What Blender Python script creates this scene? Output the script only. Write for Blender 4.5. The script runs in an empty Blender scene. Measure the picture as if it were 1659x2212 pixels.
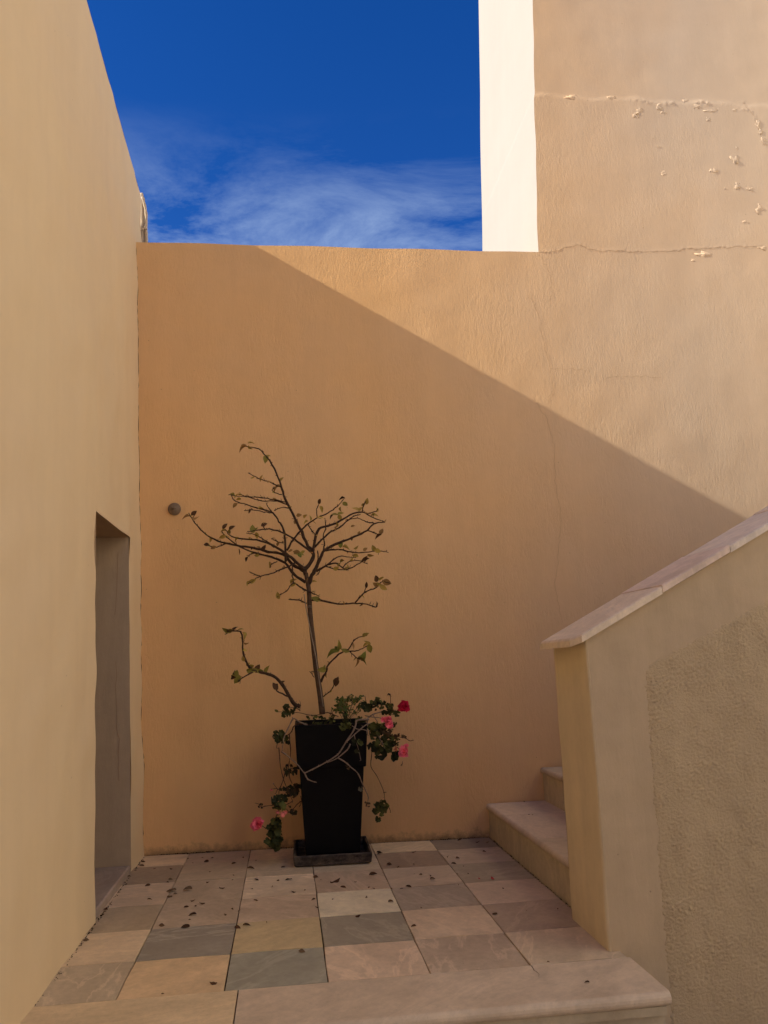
import bpy, bmesh, math, random
import numpy as np
from mathutils import Vector, Matrix, noise as mnoise
random.seed(7); RNG = np.random.RandomState(11)
C = bpy.context.scene.collection
SC = bpy.context.scene
rad = math.radians

# ------------------------------------------------------------------ camera
PITCH, YAW, ROLL = rad(10.4349), rad(7.1979), rad(-1.8193)
EYE = np.array([0., 0., 1.25])
FW = np.array([math.sin(YAW)*math.cos(PITCH), math.cos(YAW)*math.cos(PITCH), math.sin(PITCH)])
_r = np.array([math.cos(YAW), -math.sin(YAW), 0.]); _u = np.cross(_r, FW)
RT = _r*math.cos(ROLL)+_u*math.sin(ROLL); UP = -_r*math.sin(ROLL)+_u*math.cos(ROLL)
PW, PH, PF = 1659., 2212., 1725.            # photo frame used for surveying points
cam = bpy.data.cameras.new('camera'); co = bpy.data.objects.new('camera', cam); C.objects.link(co)
cam.sensor_fit = 'HORIZONTAL'; cam.sensor_width = 36; cam.lens = 36*PF/PW
cam.clip_start = .05; cam.clip_end = 2000
co.matrix_world = Matrix(((RT[0], UP[0], -FW[0], EYE[0]), (RT[1], UP[1], -FW[1], EYE[1]), (RT[2], UP[2], -FW[2], EYE[2]), (0, 0, 0, 1)))
SC.camera = co

# ------------------------------------------------------------------ light
SUN_TO = Vector((-1, -.10, .60)).normalized()
sl = bpy.data.lights.new('sun', 'SUN'); so = bpy.data.objects.new('sun', sl); C.objects.link(so)
sl.energy = 4.4; sl.angle = rad(.5); sl.color = (1, .90, .76)
so.rotation_euler = SUN_TO.to_track_quat('Z', 'Y').to_euler(); so.location = (-20, -5, 15)
W = bpy.data.worlds.new('World'); SC.world = W; W.use_nodes = True
wn = W.node_tree; wn.nodes.clear()
def N(nt, typ, **kw):
    n = nt.nodes.new(typ)
    for k, v in kw.items():
        if k.startswith('i_'):
            n.inputs[k[2:].replace('_', ' ')].default_value = v
        else: setattr(n, k, v)
    return n
def LK(nt, a, ao, b, bi): nt.links.new(a.outputs[ao], b.inputs[bi])
sky = N(wn, 'ShaderNodeTexSky', sky_type='NISHITA', sun_disc=False, sun_elevation=math.asin(SUN_TO.z),
        sun_rotation=math.atan2(SUN_TO.x, SUN_TO.y), altitude=1200, air_density=1.0, dust_density=.1, ozone_density=4.0)
gam = N(wn, 'ShaderNodeHueSaturation'); gam.inputs['Saturation'].default_value = 1.3; gam.inputs['Value'].default_value = 1
LK(wn, sky, 0, gam, 'Color')
tc = N(wn, 'ShaderNodeTexCoord'); sep = N(wn, 'ShaderNodeSeparateXYZ'); LK(wn, tc, 'Generated', sep, 0)
# wispy cloud band low over the horizon
mp = N(wn, 'ShaderNodeMapping'); LK(wn, tc, 'Generated', mp, 0)
mp.inputs['Location'].default_value = (2.6, 2.22, .2); mp.inputs['Rotation'].default_value = (0, .22, 0); mp.inputs['Scale'].default_value = (1.6, 1.6, 5.2)
nz1 = N(wn, 'ShaderNodeTexNoise', noise_dimensions='3D'); LK(wn, mp, 0, nz1, 'Vector')
for k, v in dict(Scale=2.4, Detail=11, Roughness=.66, Distortion=.5).items(): nz1.inputs[k].default_value = v
cr = N(wn, 'ShaderNodeMapRange'); LK(wn, nz1, 'Fac', cr, 0)
for i, v in zip((1, 2, 3, 4), (.415, .77, 0, .95)): cr.inputs[i].default_value = v
eb = N(wn, 'ShaderNodeMapRange', interpolation_type='SMOOTHSTEP'); LK(wn, sep, 'Z', eb, 0)
for i, v in zip((1, 2, 3, 4), (.46, .61, 1, 0)): eb.inputs[i].default_value = v
cm = N(wn, 'ShaderNodeMath', operation='MULTIPLY'); LK(wn, cr, 0, cm, 0); LK(wn, eb, 0, cm, 1)
mixc = N(wn, 'ShaderNodeMix', data_type='RGBA'); LK(wn, cm, 0, mixc, 'Factor'); tint = N(wn, 'ShaderNodeMix', data_type='RGBA', blend_type='MULTIPLY'); tint.inputs['Factor'].default_value = 1; tint.inputs['B'].default_value = (.80, .62, .92, 1)
LK(wn, gam, 0, tint, 'A'); LK(wn, tint, 'Result', mixc, 'A')
mixc.inputs['B'].default_value = (2.7, 3.6, 5.2, 1)
bg = N(wn, 'ShaderNodeBackground'); bg.inputs['Strength'].default_value = .098; nt_out = N(wn, 'ShaderNodeOutputWorld')
LK(wn, mixc, 'Result', bg, 'Color'); LK(wn, bg, 0, nt_out, 0)
vs = SC.view_settings; vs.view_transform = 'Standard'; vs.look = 'None'; vs.gamma = 1; vs.use_curve_mapping = False; vs.exposure = .77
SC.cycles.max_bounces = 14; SC.cycles.diffuse_bounces = 8

# ------------------------------------------------------------------ survey helpers: photo point -> point on a real plane
def ray(u, v): return RT*(u-PW/2)/PF - UP*(v-PH/2)/PF + FW
def on_z(u, v, z=0.): d = ray(u, v); return EYE+d*((z-EYE[2])/d[2])
def on_x(u, v, x): d = ray(u, v); return EYE+d*(x/d[0])
def on_y(u, v, y, k=0.): d = ray(u, v); return EYE+d*(y/(d[1]-k*d[0]))
WB, WK = 5.840, -.028                           # courtyard wall front plane: y = WB + WK x
def wall_y(x): return WB+WK*x
def on_wall(u, v): return on_y(u, v, WB, WK)
def left_x(z): return -.962-.0345*z             # battered plane of the left house
def z1(p): return (345.63+p[0]/3., 926.28+p[1]/3.)
def z2(p): return (442.4+p[0]*.29167, 1451.6+p[1]*.29167)
def zb(p): return (622.1+p[0]*.17499, 1479.3+p[1]*.17499)
def za(p): return (428.6+p[0]*.16872, 1506.9+p[1]*.16872)
def z3(p): return (.5208*p[0], 1762.7+.5208*p[1])
def z4(p): return (795+.5208*p[0], 1590+.5208*p[1])

# ------------------------------------------------------------------ object helpers
def tag(o, label=None, cat=None, group=None, kind=None):
    if label: o['label'] = label
    if cat: o['category'] = cat
    if group: o['group'] = group
    if kind: o['kind'] = kind
    return o
def empty(name, loc=(0, 0, 0), label=None, cat=None, group=None, kind=None):
    o = bpy.data.objects.new(name, None); C.objects.link(o); o.location = loc; o.empty_display_size = .1
    return tag(o, label, cat, group, kind)
def link(name, me, m=None, parent=None, loc=None):
    if m is not None and not me.materials: me.materials.append(m)
    o = bpy.data.objects.new(name, me); C.objects.link(o)
    if parent is not None:
        o.parent = parent
        o.matrix_parent_inverse = Matrix.Translation(-parent.location)      # meshes are built in world coordinates
    if loc is not None: o.location = loc
    return o
def mesh(name, vs, fs, smooth=False):
    me = bpy.data.meshes.new(name); me.from_pydata([tuple(map(float, v)) for v in vs], [], fs); me.update()
    if smooth: me.polygons.foreach_set('use_smooth', [True]*len(me.polygons))
    return me
class MB:
    def __init__(s): s.v = []; s.f = []
    def add(s, vs, fs):
        b = len(s.v); s.v += [tuple(map(float, v)) for v in vs]; s.f += [tuple(i+b for i in f) for f in fs]
    def quad(s, a, b, c, d): s.add([a, b, c, d], [(0, 1, 2, 3)])
    def box(s, lo, hi):
        x0, y0, z0 = lo; x1, y1, z1_ = hi
        s.hexa([(x0, y0, z0), (x1, y0, z0), (x1, y1, z0), (x0, y1, z0)], [(x0, y0, z1_), (x1, y0, z1_), (x1, y1, z1_), (x0, y1, z1_)])
    def hexa(s, bot, top):
        n = len(bot); s.add(list(bot)+list(top), [tuple(reversed(range(n))), tuple(range(n, 2*n))]+[(i, (i+1) % n, n+(i+1) % n, n+i) for i in range(n)])
    def slab(s, top, th, ch=.006):
        """polygon top ring (ccw from above), thickness, chamfered upper edge"""
        t = [Vector(p) for p in top]; c = sum(t, Vector())/len(t)
        inn = []
        n = len(t)
        for i, p in enumerate(t):
            a = (t[(i+1) % n]-p).normalized(); b = (t[i-1]-p).normalized(); w = (a+b)
            sn = max(.2, abs(a.cross(b).length)); inn.append(p+(a+b)*(ch/sn))
        mid = [p-Vector((0, 0, ch)) for p in t]; bot = [p-Vector((0, 0, th)) for p in t]
        vs = bot+mid+inn
        fs = [tuple(reversed(range(n))), tuple(range(2*n, 3*n))]
        for k in (0, n):
            fs += [(k+i, k+(i+1) % n, k+n+(i+1) % n, k+n+i) for i in range(n)]
        s.add(vs, fs)
    def tube(s, pts, radii, sides=6, cap=True):
        pts = [Vector(tuple(map(float, p))) for p in pts]
        if len(pts) < 2: return
        b = len(s.v); prev = None
        for i, p in enumerate(pts):
            d = (pts[min(i+1, len(pts)-1)]-pts[max(i-1, 0)])
            d = d.normalized() if d.length > 1e-9 else Vector((0, 0, 1))
            if prev is None:
                a = d.orthogonal().normalized()
            else:
                a = (prev-d*prev.dot(d)); a = a.normalized() if a.length > 1e-6 else d.orthogonal().normalized()
            prev = a; c = d.cross(a); r = radii[i] if hasattr(radii, '__len__') else radii
            for k in range(sides):
                an = 2*math.pi*k/sides; q = p+a*(r*math.cos(an))+c*(r*math.sin(an)); s.v.append(tuple(q))
        for i in range(len(pts)-1):
            for k in range(sides):
                k2 = (k+1) % sides; s.f.append((b+i*sides+k, b+i*sides+k2, b+(i+1)*sides+k2, b+(i+1)*sides+k))
        if cap:
            s.f.append(tuple(b+k for k in reversed(range(sides)))); e = b+(len(pts)-1)*sides; s.f.append(tuple(e+k for k in range(sides)))
    def build(s, name, m, parent=None, smooth=False): return link(name, mesh(name, s.v, s.f, smooth), m, parent)
def smooth_path(pts, per=4):
    """Catmull-Rom resample"""
    P = [np.array(p, float) for p in pts]
    if len(P) < 3: return P
    Q = [2*P[0]-P[1]]+P+[2*P[-1]-P[-2]]; out = []
    for i in range(1, len(Q)-2):
        for k in range(per):
            t = k/per; a, b, c, d = Q[i-1:i+3]
            out.append(.5*((2*b)+(-a+c)*t+(2*a-5*b+4*c-d)*t*t+(-a+3*b-3*c+d)*t**3))
    out.append(P[-1]); return out

# tileable band-pass fields for plaster relief
def field(n, period, lo, hi, sx=1., sz=1., seed=0):
    r = np.random.RandomState(seed); F = np.fft.fft2(r.standard_normal((n, n)))
    k = np.fft.fftfreq(n, period/n); KX, KZ = np.meshgrid(k*sx, k*sz, indexing='ij'); K = np.hypot(KX, KZ)+1e-9
    c = math.sqrt(lo*hi); s = math.log(hi/lo)/2
    g = np.real(np.fft.ifft2(F*np.exp(-(np.log(1/K/c)/s)**2/2))); return g/g.std()
def samp(f, period, x, z):
    n = f.shape[0]; a = (np.asarray(x)/period*n) % n; b = (np.asarray(z)/period*n) % n
    i = a.astype(int); j = b.astype(int); u = a-i; w = b-j; i1 = (i+1) % n; j1 = (j+1) % n; i %= n; j %= n
    return f[i, j]*(1-u)*(1-w)+f[i1, j]*u*(1-w)+f[i, j1]*(1-u)*w+f[i1, j1]*u*w
F_LUMP = field(512, 8., .35, .9, seed=1)
F_TROW = field(1024, 6., .045, .11, 1.0, .45, seed=2)      # trowel strokes, longer up the wall
F_WORM = field(1024, 4., .016, .040, seed=3)               # rough-cast
F_MOD = field(512, 8., .5, 1.6, seed=4)
def patch(p00, p10, p11, p01, nu, nv, disp=None, nrm=(0, -1, 0), us=None, vs_=None):
    us = np.linspace(0, 1, nu+1) if us is None else us; vv = np.linspace(0, 1, nv+1) if vs_ is None else vs_
    nu, nv = len(us)-1, len(vv)-1
    U, V = np.meshgrid(us, vv, indexing='ij')
    P = sum(np.asarray(p, float)[None, None]*w[..., None] for p, w in ((p00, (1-U)*(1-V)), (p10, U*(1-V)), (p11, U*V), (p01, (1-U)*V)))
    if disp is not None: P = P+disp(P)[..., None]*np.asarray(nrm, float)
    idx = np.arange((nu+1)*(nv+1)).reshape(nu+1, nv+1)
    F = np.stack([idx[:-1, :-1], idx[1:, :-1], idx[1:, 1:], idx[:-1, 1:]], -1).reshape(-1, 4)
    return P.reshape(-1, 3), F
def grid_mesh(name, parts, smooth=True, attr=None):
    vs, fs, b = [], [], 0
    for v, f in parts: vs.append(v); fs.append(f+b); b += len(v)
    V = np.concatenate(vs); F = np.concatenate(fs)
    me = bpy.data.meshes.new(name); me.vertices.add(len(V)); me.vertices.foreach_set('co', V.ravel())
    me.loops.add(F.size); me.loops.foreach_set('vertex_index', F.ravel().astype(np.int32))
    me.polygons.add(len(F)); me.polygons.foreach_set('loop_start', np.arange(0, F.size, 4, dtype=np.int32))
    if smooth: me.polygons.foreach_set('use_smooth', np.ones(len(F), bool))
    me.update(calc_edges=True)
    if attr is not None:
        a = me.attributes.new('rough', 'FLOAT', 'POINT'); a.data.foreach_set('value', attr(V).astype(np.float32))
    return me

# ------------------------------------------------------------------ materials
def mat(name, rough=.85, spec=.25):
    m = bpy.data.materials.new(name); m.use_nodes = True; nt = m.node_tree; b = nt.nodes['Principled BSDF']
    b.inputs['Roughness'].default_value = rough; b.inputs['Specular IOR Level'].default_value = spec
    return m, nt, b
def noise(nt, vec, scale, detail=4, rough=.55, mscale=None, dist=0):
    if mscale is not None:
        q = N(nt, 'ShaderNodeMapping'); LK(nt, vec[0], vec[1], q, 0); q.inputs['Scale'].default_value = mscale; vec = (q, 0)
    n = N(nt, 'ShaderNodeTexNoise'); LK(nt, vec[0], vec[1], n, 'Vector')
    for k, v in dict(Scale=scale, Detail=detail, Roughness=rough, Distortion=dist).items(): n.inputs[k].default_value = v
    return n
def ramp(nt, src, so_, a, b, lo=0., hi=1.):
    r = N(nt, 'ShaderNodeMapRange'); LK(nt, src, so_, r, 0)
    for i, v in zip((1, 2, 3, 4), (a, b, lo, hi)): r.inputs[i].default_value = v
    return r
def mix(nt, fac, a, b, mode='MIX'):
    m = N(nt, 'ShaderNodeMix', data_type='RGBA', blend_type=mode)
    for s, v in (('Factor', fac), ('A', a), ('B', b)):
        if isinstance(v, tuple) and hasattr(v[0], 'outputs'): nt.links.new(v[0].outputs[v[1]], m.inputs[s])
        elif s == 'Factor': m.inputs[s].default_value = v
        else: m.inputs[s].default_value = (*v, 1) if len(v) == 3 else v
    return m
def bump(nt, h, ho, strength, dist, nxt=None):
    b = N(nt, 'ShaderNodeBump'); b.inputs['Strength'].default_value = strength; b.inputs['Distance'].default_value = dist
    LK(nt, h, ho, b, 'Height')
    if nxt is not None: LK(nt, nxt, 0, b, 'Normal')
    return b
def plaster(name, c1, c2, grad=None, stroke=.5, fine=.25, use_attr=False, dirt=True, spec=.2, stain=.12, grain=(260, .0012)):
    m, nt, b = mat(name, .9, spec)
    g = N(nt, 'ShaderNodeNewGeometry'); P = (g, 'Position')
    n1 = noise(nt, P, .55, 5, .6); r1 = ramp(nt, n1, 0, .3, .7)
    if grad:
        s = N(nt, 'ShaderNodeSeparateXYZ'); LK(nt, g, 'Position', s, 0); gr = ramp(nt, s, 'X', grad[0], grad[1])
        a_ = N(nt, 'ShaderNodeMath', operation='MULTIPLY_ADD'); LK(nt, r1, 0, a_, 0); a_.inputs[1].default_value = .3
        sc_ = N(nt, 'ShaderNodeMath', operation='MULTIPLY_ADD'); LK(nt, gr, 0, sc_, 0); sc_.inputs[1].default_value = 1; sc_.inputs[2].default_value = -.15
        LK(nt, sc_, 0, a_, 2); a_.use_clamp = True; col = mix(nt, (a_, 0), c1, c2)
    else: col = mix(nt, (r1, 0), c1, c2)
    # washed vertical streaks and faint blotches
    n2 = noise(nt, P, 1, 6, .65, mscale=(5, 5, .6)); r2 = ramp(nt, n2, 0, .35, .75, 1-stain*.6, 1+stain*.5)
    n3 = noise(nt, P, 9, 6, .7); r3 = ramp(nt, n3, 0, .3, .7, 1-stain*.35, 1+stain*.35)
    mm = N(nt, 'ShaderNodeMath', operation='MULTIPLY'); LK(nt, r2, 0, mm, 0); LK(nt, r3, 0, mm, 1)
    col = mix(nt, 1., (col, 'Result'), (mm, 0), 'MULTIPLY')
    # small specks
    vo = N(nt, 'ShaderNodeTexVoronoi'); LK(nt, g, 'Position', vo, 'Vector'); vo.inputs['Scale'].default_value = 6.5
    rs = ramp(nt, vo, 'Distance', .018, .03, .55, 0); col = mix(nt, (rs, 0), (col, 'Result'), tuple(x*.35 for x in c1))
    if dirt:   # splash dirt on the lowest few centimetres
        s2 = N(nt, 'ShaderNodeSeparateXYZ'); LK(nt, g, 'Position', s2, 0)
        n4 = noise(nt, P, 22, 6, .7); ad = N(nt, 'ShaderNodeMath', operation='MULTIPLY_ADD'); LK(nt, n4, 0, ad, 0); ad.inputs[1].default_value = -.16; LK(nt, s2, 'Z', ad, 2)
        rd = ramp(nt, ad, 0, -.085, -.02, .6, 0); col = mix(nt, (rd, 0), (col, 'Result'), (.07, .045, .025))
    LK(nt, col, 'Result', b, 'Base Color')
    f = noise(nt, P, grain[0], 4, .65); bp = bump(nt, f, 0, fine, grain[1])
    st = noise(nt, P, 1, 6, .68, mscale=(52, 52, 13), dist=1.0); bp2 = bump(nt, st, 0, stroke, .0065, bp)
    if use_attr:
        at = N(nt, 'ShaderNodeAttribute', attribute_name='rough'); q = ramp(nt, at, 'Fac', 0, 1, .12*stroke, stroke); LK(nt, q, 0, bp2, 'Strength')
    LK(nt, bp2, 0, b, 'Normal'); return m
M = {}
OCH1, OCH2 = (.77, .475, .21), (.59, .46, .315)
M['wall'] = plaster('ochre_plaster', OCH1, OCH2, grad=(.6, 3.6), stroke=.8, use_attr=True, stain=.06)  # gradient along x puts warm bounce light at the left into the ochre
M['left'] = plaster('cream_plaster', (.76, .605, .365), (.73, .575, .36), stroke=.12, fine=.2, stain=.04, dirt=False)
M['reveal'] = plaster('shaded_reveal_plaster', (.50, .37, .23), (.46, .34, .215), stroke=.25, fine=.3, stain=.15, dirt=False)  # darker than the cream wall: shade of the recess put into the colour
M['towerside'] = plaster('pale_plaster', (.43, .40, .345), (.415, .385, .33), stroke=.1, fine=.2, stain=.03, dirt=False)
M['white'] = plaster('whitewash', (.74, .69, .60), (.70, .65, .56), stroke=.1, fine=.2, stain=.05, dirt=False)
M['parapet'] = plaster('parapet_plaster', (.565, .435, .26), (.52, .40, .255), stroke=.22, fine=.5, stain=.14, dirt=False)  # colour darkened to stand in for shade on the front face
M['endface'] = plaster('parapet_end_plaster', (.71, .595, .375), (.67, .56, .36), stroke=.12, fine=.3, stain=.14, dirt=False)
M['roughcast'] = plaster('roughcast_plaster', (.56, .435, .25), (.52, .40, .24), stroke=.3, fine=.8, stain=.12, dirt=False, grain=(105, .006))
M['crack'] = mat('crack_line', .95, .05)[0]; M['crack'].node_tree.nodes['Principled BSDF'].inputs['Base Color'].default_value = (.36, .23, .13, 1)
def stone(name, tint=None, veins=.5, rough=.6):
    m, nt, b = mat(name, rough, .35)
    oi = N(nt, 'ShaderNodeObjectInfo'); g = N(nt, 'ShaderNodeNewGeometry')
    off = N(nt, 'ShaderNodeVectorMath', operation='MULTIPLY_ADD'); rnd = N(nt, 'ShaderNodeCombineXYZ')
    for i in range(3): LK(nt, oi, 'Random', rnd, i)
    LK(nt, rnd, 0, off, 0); off.inputs[1].default_value = (37, 53, 71); LK(nt, g, 'Position', off, 2)
    rot = N(nt, 'ShaderNodeVectorRotate', rotation_type='Z_AXIS'); LK(nt, off, 0, rot, 'Vector')
    ra = N(nt, 'ShaderNodeMath', operation='MULTIPLY'); LK(nt, oi, 'Random', ra, 0); ra.inputs[1].default_value = 23; LK(nt, ra, 0, rot, 'Angle')
    P = (rot, 0)
    base = (oi, 'Color')
    n1 = noise(nt, P, 3.0, 7, .68, mscale=(1, 2.2, 1), dist=.5); r1 = ramp(nt, n1, 0, .3, .72, .82, 1.13)
    n2 = noise(nt, P, 28, 6, .72); r2 = ramp(nt, n2, 0, .25, .75, .86, 1.12)
    mm = N(nt, 'ShaderNodeMath', operation='MULTIPLY'); LK(nt, r1, 0, mm, 0); LK(nt, r2, 0, mm, 1)
    col = mix(nt, 1., base, (mm, 0), 'MULTIPLY')
    wv = noise(nt, P, 1.1, 7, .62, mscale=(1, 3, 1), dist=.7); a_ = N(nt, 'ShaderNodeMath', operation='SUBTRACT'); LK(nt, wv, 0, a_, 0); a_.inputs[1].default_value = .5
    ab = N(nt, 'ShaderNodeMath', operation='ABSOLUTE'); LK(nt, a_, 0, ab, 0); rv = ramp(nt, ab, 0, 0, .03, veins, 0)
    va = N(nt, 'ShaderNodeMath', operation='MULTIPLY', use_clamp=True); LK(nt, rv, 0, va, 0); LK(nt, oi, 'Alpha', va, 1)   # alpha = how strongly this stone is veined
    col = mix(nt, (va, 0), (col, 'Result'), mix_col(nt, base, 1.4))
    nb = noise(nt, P, 1.3, 4, .6); rb = ramp(nt, nb, 0, .56, .74, 0, .35); col = mix(nt, (rb, 0), (col, 'Result'), (.25, .155, .085))  # rust
    n6 = noise(nt, P, 95, 4, .7); r6 = ramp(nt, n6, 0, .62, .72, 0, .3); col = mix(nt, (r6, 0), (col, 'Result'), (.16, .11, .08))
    LK(nt, col, 'Result', b, 'Base Color')
    rr = ramp(nt, n1, 0, .3, .7, rough-.1, rough+.15); LK(nt, rr, 0, b, 'Roughness')
    bp = bump(nt, n6, 0, .25, .001); bp2 = bump(nt, n1, 0, .25, .006, bp); LK(nt, bp2, 0, b, 'Normal'); return m
def mix_col(nt, base, k):
    v = N(nt, 'ShaderNodeVectorMath', operation='SCALE'); LK(nt, base[0], base[1], v, 0); v.inputs['Scale'].default_value = k; return (v, 0)
M['stone'] = stone('paving_stone', veins=.32)
M['coping'] = stone('marble_coping', veins=.2, rough=.55)
def simple(name, c, rough=.7, spec=.3, var=.25, scale=30, c2=None, bmp=.0, objcol=False, metal=0, sss=0):
    m, nt, b = mat(name, rough, spec); b.inputs['Metallic'].default_value = metal
    t = N(nt, 'ShaderNodeTexCoord'); n1 = noise(nt, (t, 'Object'), scale, 5, .6); r1 = ramp(nt, n1, 0, .25, .75)
    if objcol:
        oi = N(nt, 'ShaderNodeObjectInfo'); r2 = ramp(nt, n1, 0, .25, .75, 1-var, 1+var); col = mix(nt, 1., (oi, 'Color'), (r2, 0), 'MULTIPLY')
    else: col = mix(nt, (r1, 0), tuple(x*(1-var) for x in c), c2 or tuple(x*(1+var) for x in c))
    LK(nt, col, 'Result', b, 'Base Color')
    if bmp: LK(nt, bump(nt, n1, 0, 1, bmp), 0, b, 'Normal')
    if sss: b.inputs['Transmission Weight'].default_value = 0
    return m
M['grout'] = simple('joint_dirt', (.06, .042, .03), .95, .1, .5, 60, bmp=.003)
M['black'] = simple('black_planter_resin', (.005, .0042, .004), .7, .12, .3, 12)
M['tray'] = None
M['soil'] = simple('potting_soil', (.03, .02, .013), 1, .1, .5, 80, bmp=.01)
M['bark'] = simple('dark_bark', (.055, .032, .019), .85, .2, .45, 70, bmp=.002)
M['trunk'] = simple('trunk_bark', (.095, .058, .034), .85, .2, .45, 45, bmp=.002)
M['cane'] = simple('pale_cane', (.30, .23, .16), .8, .2, .25, 25)
M['stemgrey'] = simple('grey_stem', (.24, .175, .125), .85, .2, .35, 60, bmp=.001)
M['herbstem'] = simple('green_stem', (.05, .06, .02), .7, .2, .3, 60)
M['stembrown'] = simple('brown_stem', (.095, .045, .026), .8, .2, .35, 60)
M['leaf'] = simple('leaf_blade', (.1, .1, .03), .75, .12, .3, 40, objcol=True)
M['dry'] = simple('dry_leaf', (.08, .045, .025), .9, .08, .4, 50, objcol=True)
M['petal'] = simple('petal', (.7, .1, .15), .6, .2, .18, 60, objcol=True)
M['metal'] = simple('weathered_metal', (.20, .145, .095), .7, .2, .3, 60, bmp=.0006)
M['pipe'] = simple('cream_pipe_lagging', (.56, .45, .31), .7, .25, .15, 25, bmp=.002)
M['pipe2'] = simple('grey_pipe_lagging', (.42, .36, .29), .7, .25, .15, 25, bmp=.002)
M['tie'] = simple('cord_tie', (.62, .52, .38), .8, .2, .15, 60)
M['moss'] = simple('damp_debris', (.035, .022, .012), 1, .05, .6, 90, bmp=.004)
M['ground'] = plaster('pale_pavement', (.52, .45, .36), (.46, .40, .32), stroke=.3, fine=.6, stain=.2, dirt=False)
M['door'] = simple('old_door_wood', (.10, .06, .035), .7, .3, .4, 18)
def tray_mat():
    m, nt, b = mat('worn_tray', .65, .3); t = N(nt, 'ShaderNodeNewGeometry'); P = (t, 'Position')
    n1 = noise(nt, P, 9, 6, .65, mscale=(1, 1, 2.2)); r1 = ramp(nt, n1, 0, .42, .66)
    n2 = noise(nt, P, 120, 4, .7); r2 = ramp(nt, n2, 0, .3, .7, .5, 1.3)
    col = mix(nt, (r1, 0), (.028, .022, .018), (.15, .115, .085)); col = mix(nt, 1., (col, 'Result'), (r2, 0), 'MULTIPLY')
    LK(nt, col, 'Result', b, 'Base Color'); LK(nt, bump(nt, n2, 0, .5, .002), 0, b, 'Normal'); return m
M['tray'] = tray_mat()

# ------------------------------------------------------------------ ground and surroundings
GZ = -.36
mb = MB(); mb.quad((-1500, -1500, GZ-.01), (1500, -1500, GZ-.01), (1500, 1500, GZ-.01), (-1500, 1500, GZ-.01))
tag(mb.build('ground', M['ground']), 'pale paved ground below the terrace', kind='structure')

# ------------------------------------------------------------------ courtyard wall (front face is a relief)
SEAM = [(2.0, 4.455), (2.059, 4.454), (2.16, 4.47), (2.30, 4.50), (2.45, 4.465), (2.70, 4.45), (2.90, 4.455), (3.10, 4.475), (3.40, 4.49), (4.2, 4.50)]
def seam_z(x): return np.interp(x, [p[0] for p in SEAM], [p[1] for p in SEAM])
def edge_z(x): return 5.893-.006*(x-2.1)+.012*np.sin(x*9)+.008*np.sin(x*23+1)     # old plaster coat ends here
def rough_mask(P):
    x, z = P[..., 0], P[..., 2]
    up = 1/(1+np.exp((z-edge_z(x))/.012))
    md = np.clip(.62+.34*samp(F_MOD, 8, x, z), .2, 1.2)
    right = np.clip(1-.28*(x-2.2), .45, 1); return up*md*right+.12*(1-up)
def polyline_d(x, z, pts):
    d = np.full(x.shape, 9.); sg = np.zeros(x.shape)
    for (a, b), (c, e) in zip(pts[:-1], pts[1:]):
        vx, vz = c-a, e-b; L2 = vx*vx+vz*vz; t = np.clip(((x-a)*vx+(z-b)*vz)/L2, 0, 1)
        qx, qz = x-(a+t*vx), z-(b+t*vz); dd = np.hypot(qx, qz); m = dd < d
        d = np.where(m, dd, d); sg = np.where(m, vx*qz-vz*qx, sg)
    return d, np.sign(sg)
def W2(pts):
    out = []
    for p in pts: q = on_wall(*p); out.append((q[0], q[2]))
    return out
def jag(pts, amp=.008, n=4, seed=1):
    r = random.Random(seed); out = []
    for (a, b), (c, d) in zip(pts[:-1], pts[1:]):
        for k in range(n):
            t = k/n; out.append((a+(c-a)*t+(r.uniform(-amp, amp) if k or out else 0), b+(d-b)*t+(r.uniform(-amp, amp) if k or out else 0)))
    out.append(pts[-1]); return out
CRACKS = [  # (photo points, width, owner, lip height)
    ([(1165, 546), (1200, 543), (1245, 530), (1290, 542), (1380, 545), (1440, 543), (1500, 538), (1570, 535), (1640, 531)], .0045, 'tower', .007),
    ([(1165, 550), (1180, 575), (1192, 605), (1190, 640), (1183, 655)], .0035, 'wall', .003),
    ([(1138, 630), (1160, 672), (1175, 740), (1188, 800), (1195, 840), (1180, 868)], .0042, 'wall', .004),
    ([(1152, 855), (1180, 905), (1196, 960), (1200, 1050), (1210, 1110), (1208, 1180), (1198, 1260), (1215, 1345)], .0034, 'wall', .002),
    ([(1190, 795), (1225, 798), (1268, 800)], .0026, 'wall', .002), ([(1305, 818), (1370, 812), (1430, 815)], .0026, 'wall', .002),
    ([(1604, 220), (1628, 250), (1642, 290), (1650, 318)], .0035, 'tower', .009)]
CR = [(jag(W2(p), .010, 7, i), w, o, h) for i, (p, w, o, h) in enumerate(CRACKS)]
def wall_h(P):
    x, z = P[..., 0], P[..., 2]; rm = rough_mask(P)
    h = .0008*samp(F_LUMP, 8, x, z)+.00022*rm*samp(F_TROW, 6, x, z)
    up = 1/(1+np.exp((z-edge_z(x))/.009)); h = h+.006*(up-1)
    # thick peeling lip right under the coat edge, heavier to the right
    e = edge_z(x)-z; lump = np.clip(samp(F_TROW, 6, x*1.3+2, z*.5+1)*.6+.35, 0, 2)
    gate = np.clip(samp(F_MOD, 8, x*2.3+1, z*2.3), 0, 1.6); h = h+.0035*lump*gate*np.exp(-((e-.02)/.022)**2)*np.clip((x-2.0)/.9, .35, 1.4)*(x > 1.9)
    for pts, w, o, ht in CR:
        d, sg = polyline_d(x, z, pts); nv = np.clip(.55+.55*samp(F_TROW, 6, x*1.7+w*900, z*1.7), .0, 1.7); h = h+.35*ht*nv*np.exp(-(d/(.012+.006*nv))**2)*(sg > 0)
    return h
XR = 4.7
wt = lambda x: float(np.interp(x, [-1.117, 2.059], [4.482, 4.454]))
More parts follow.
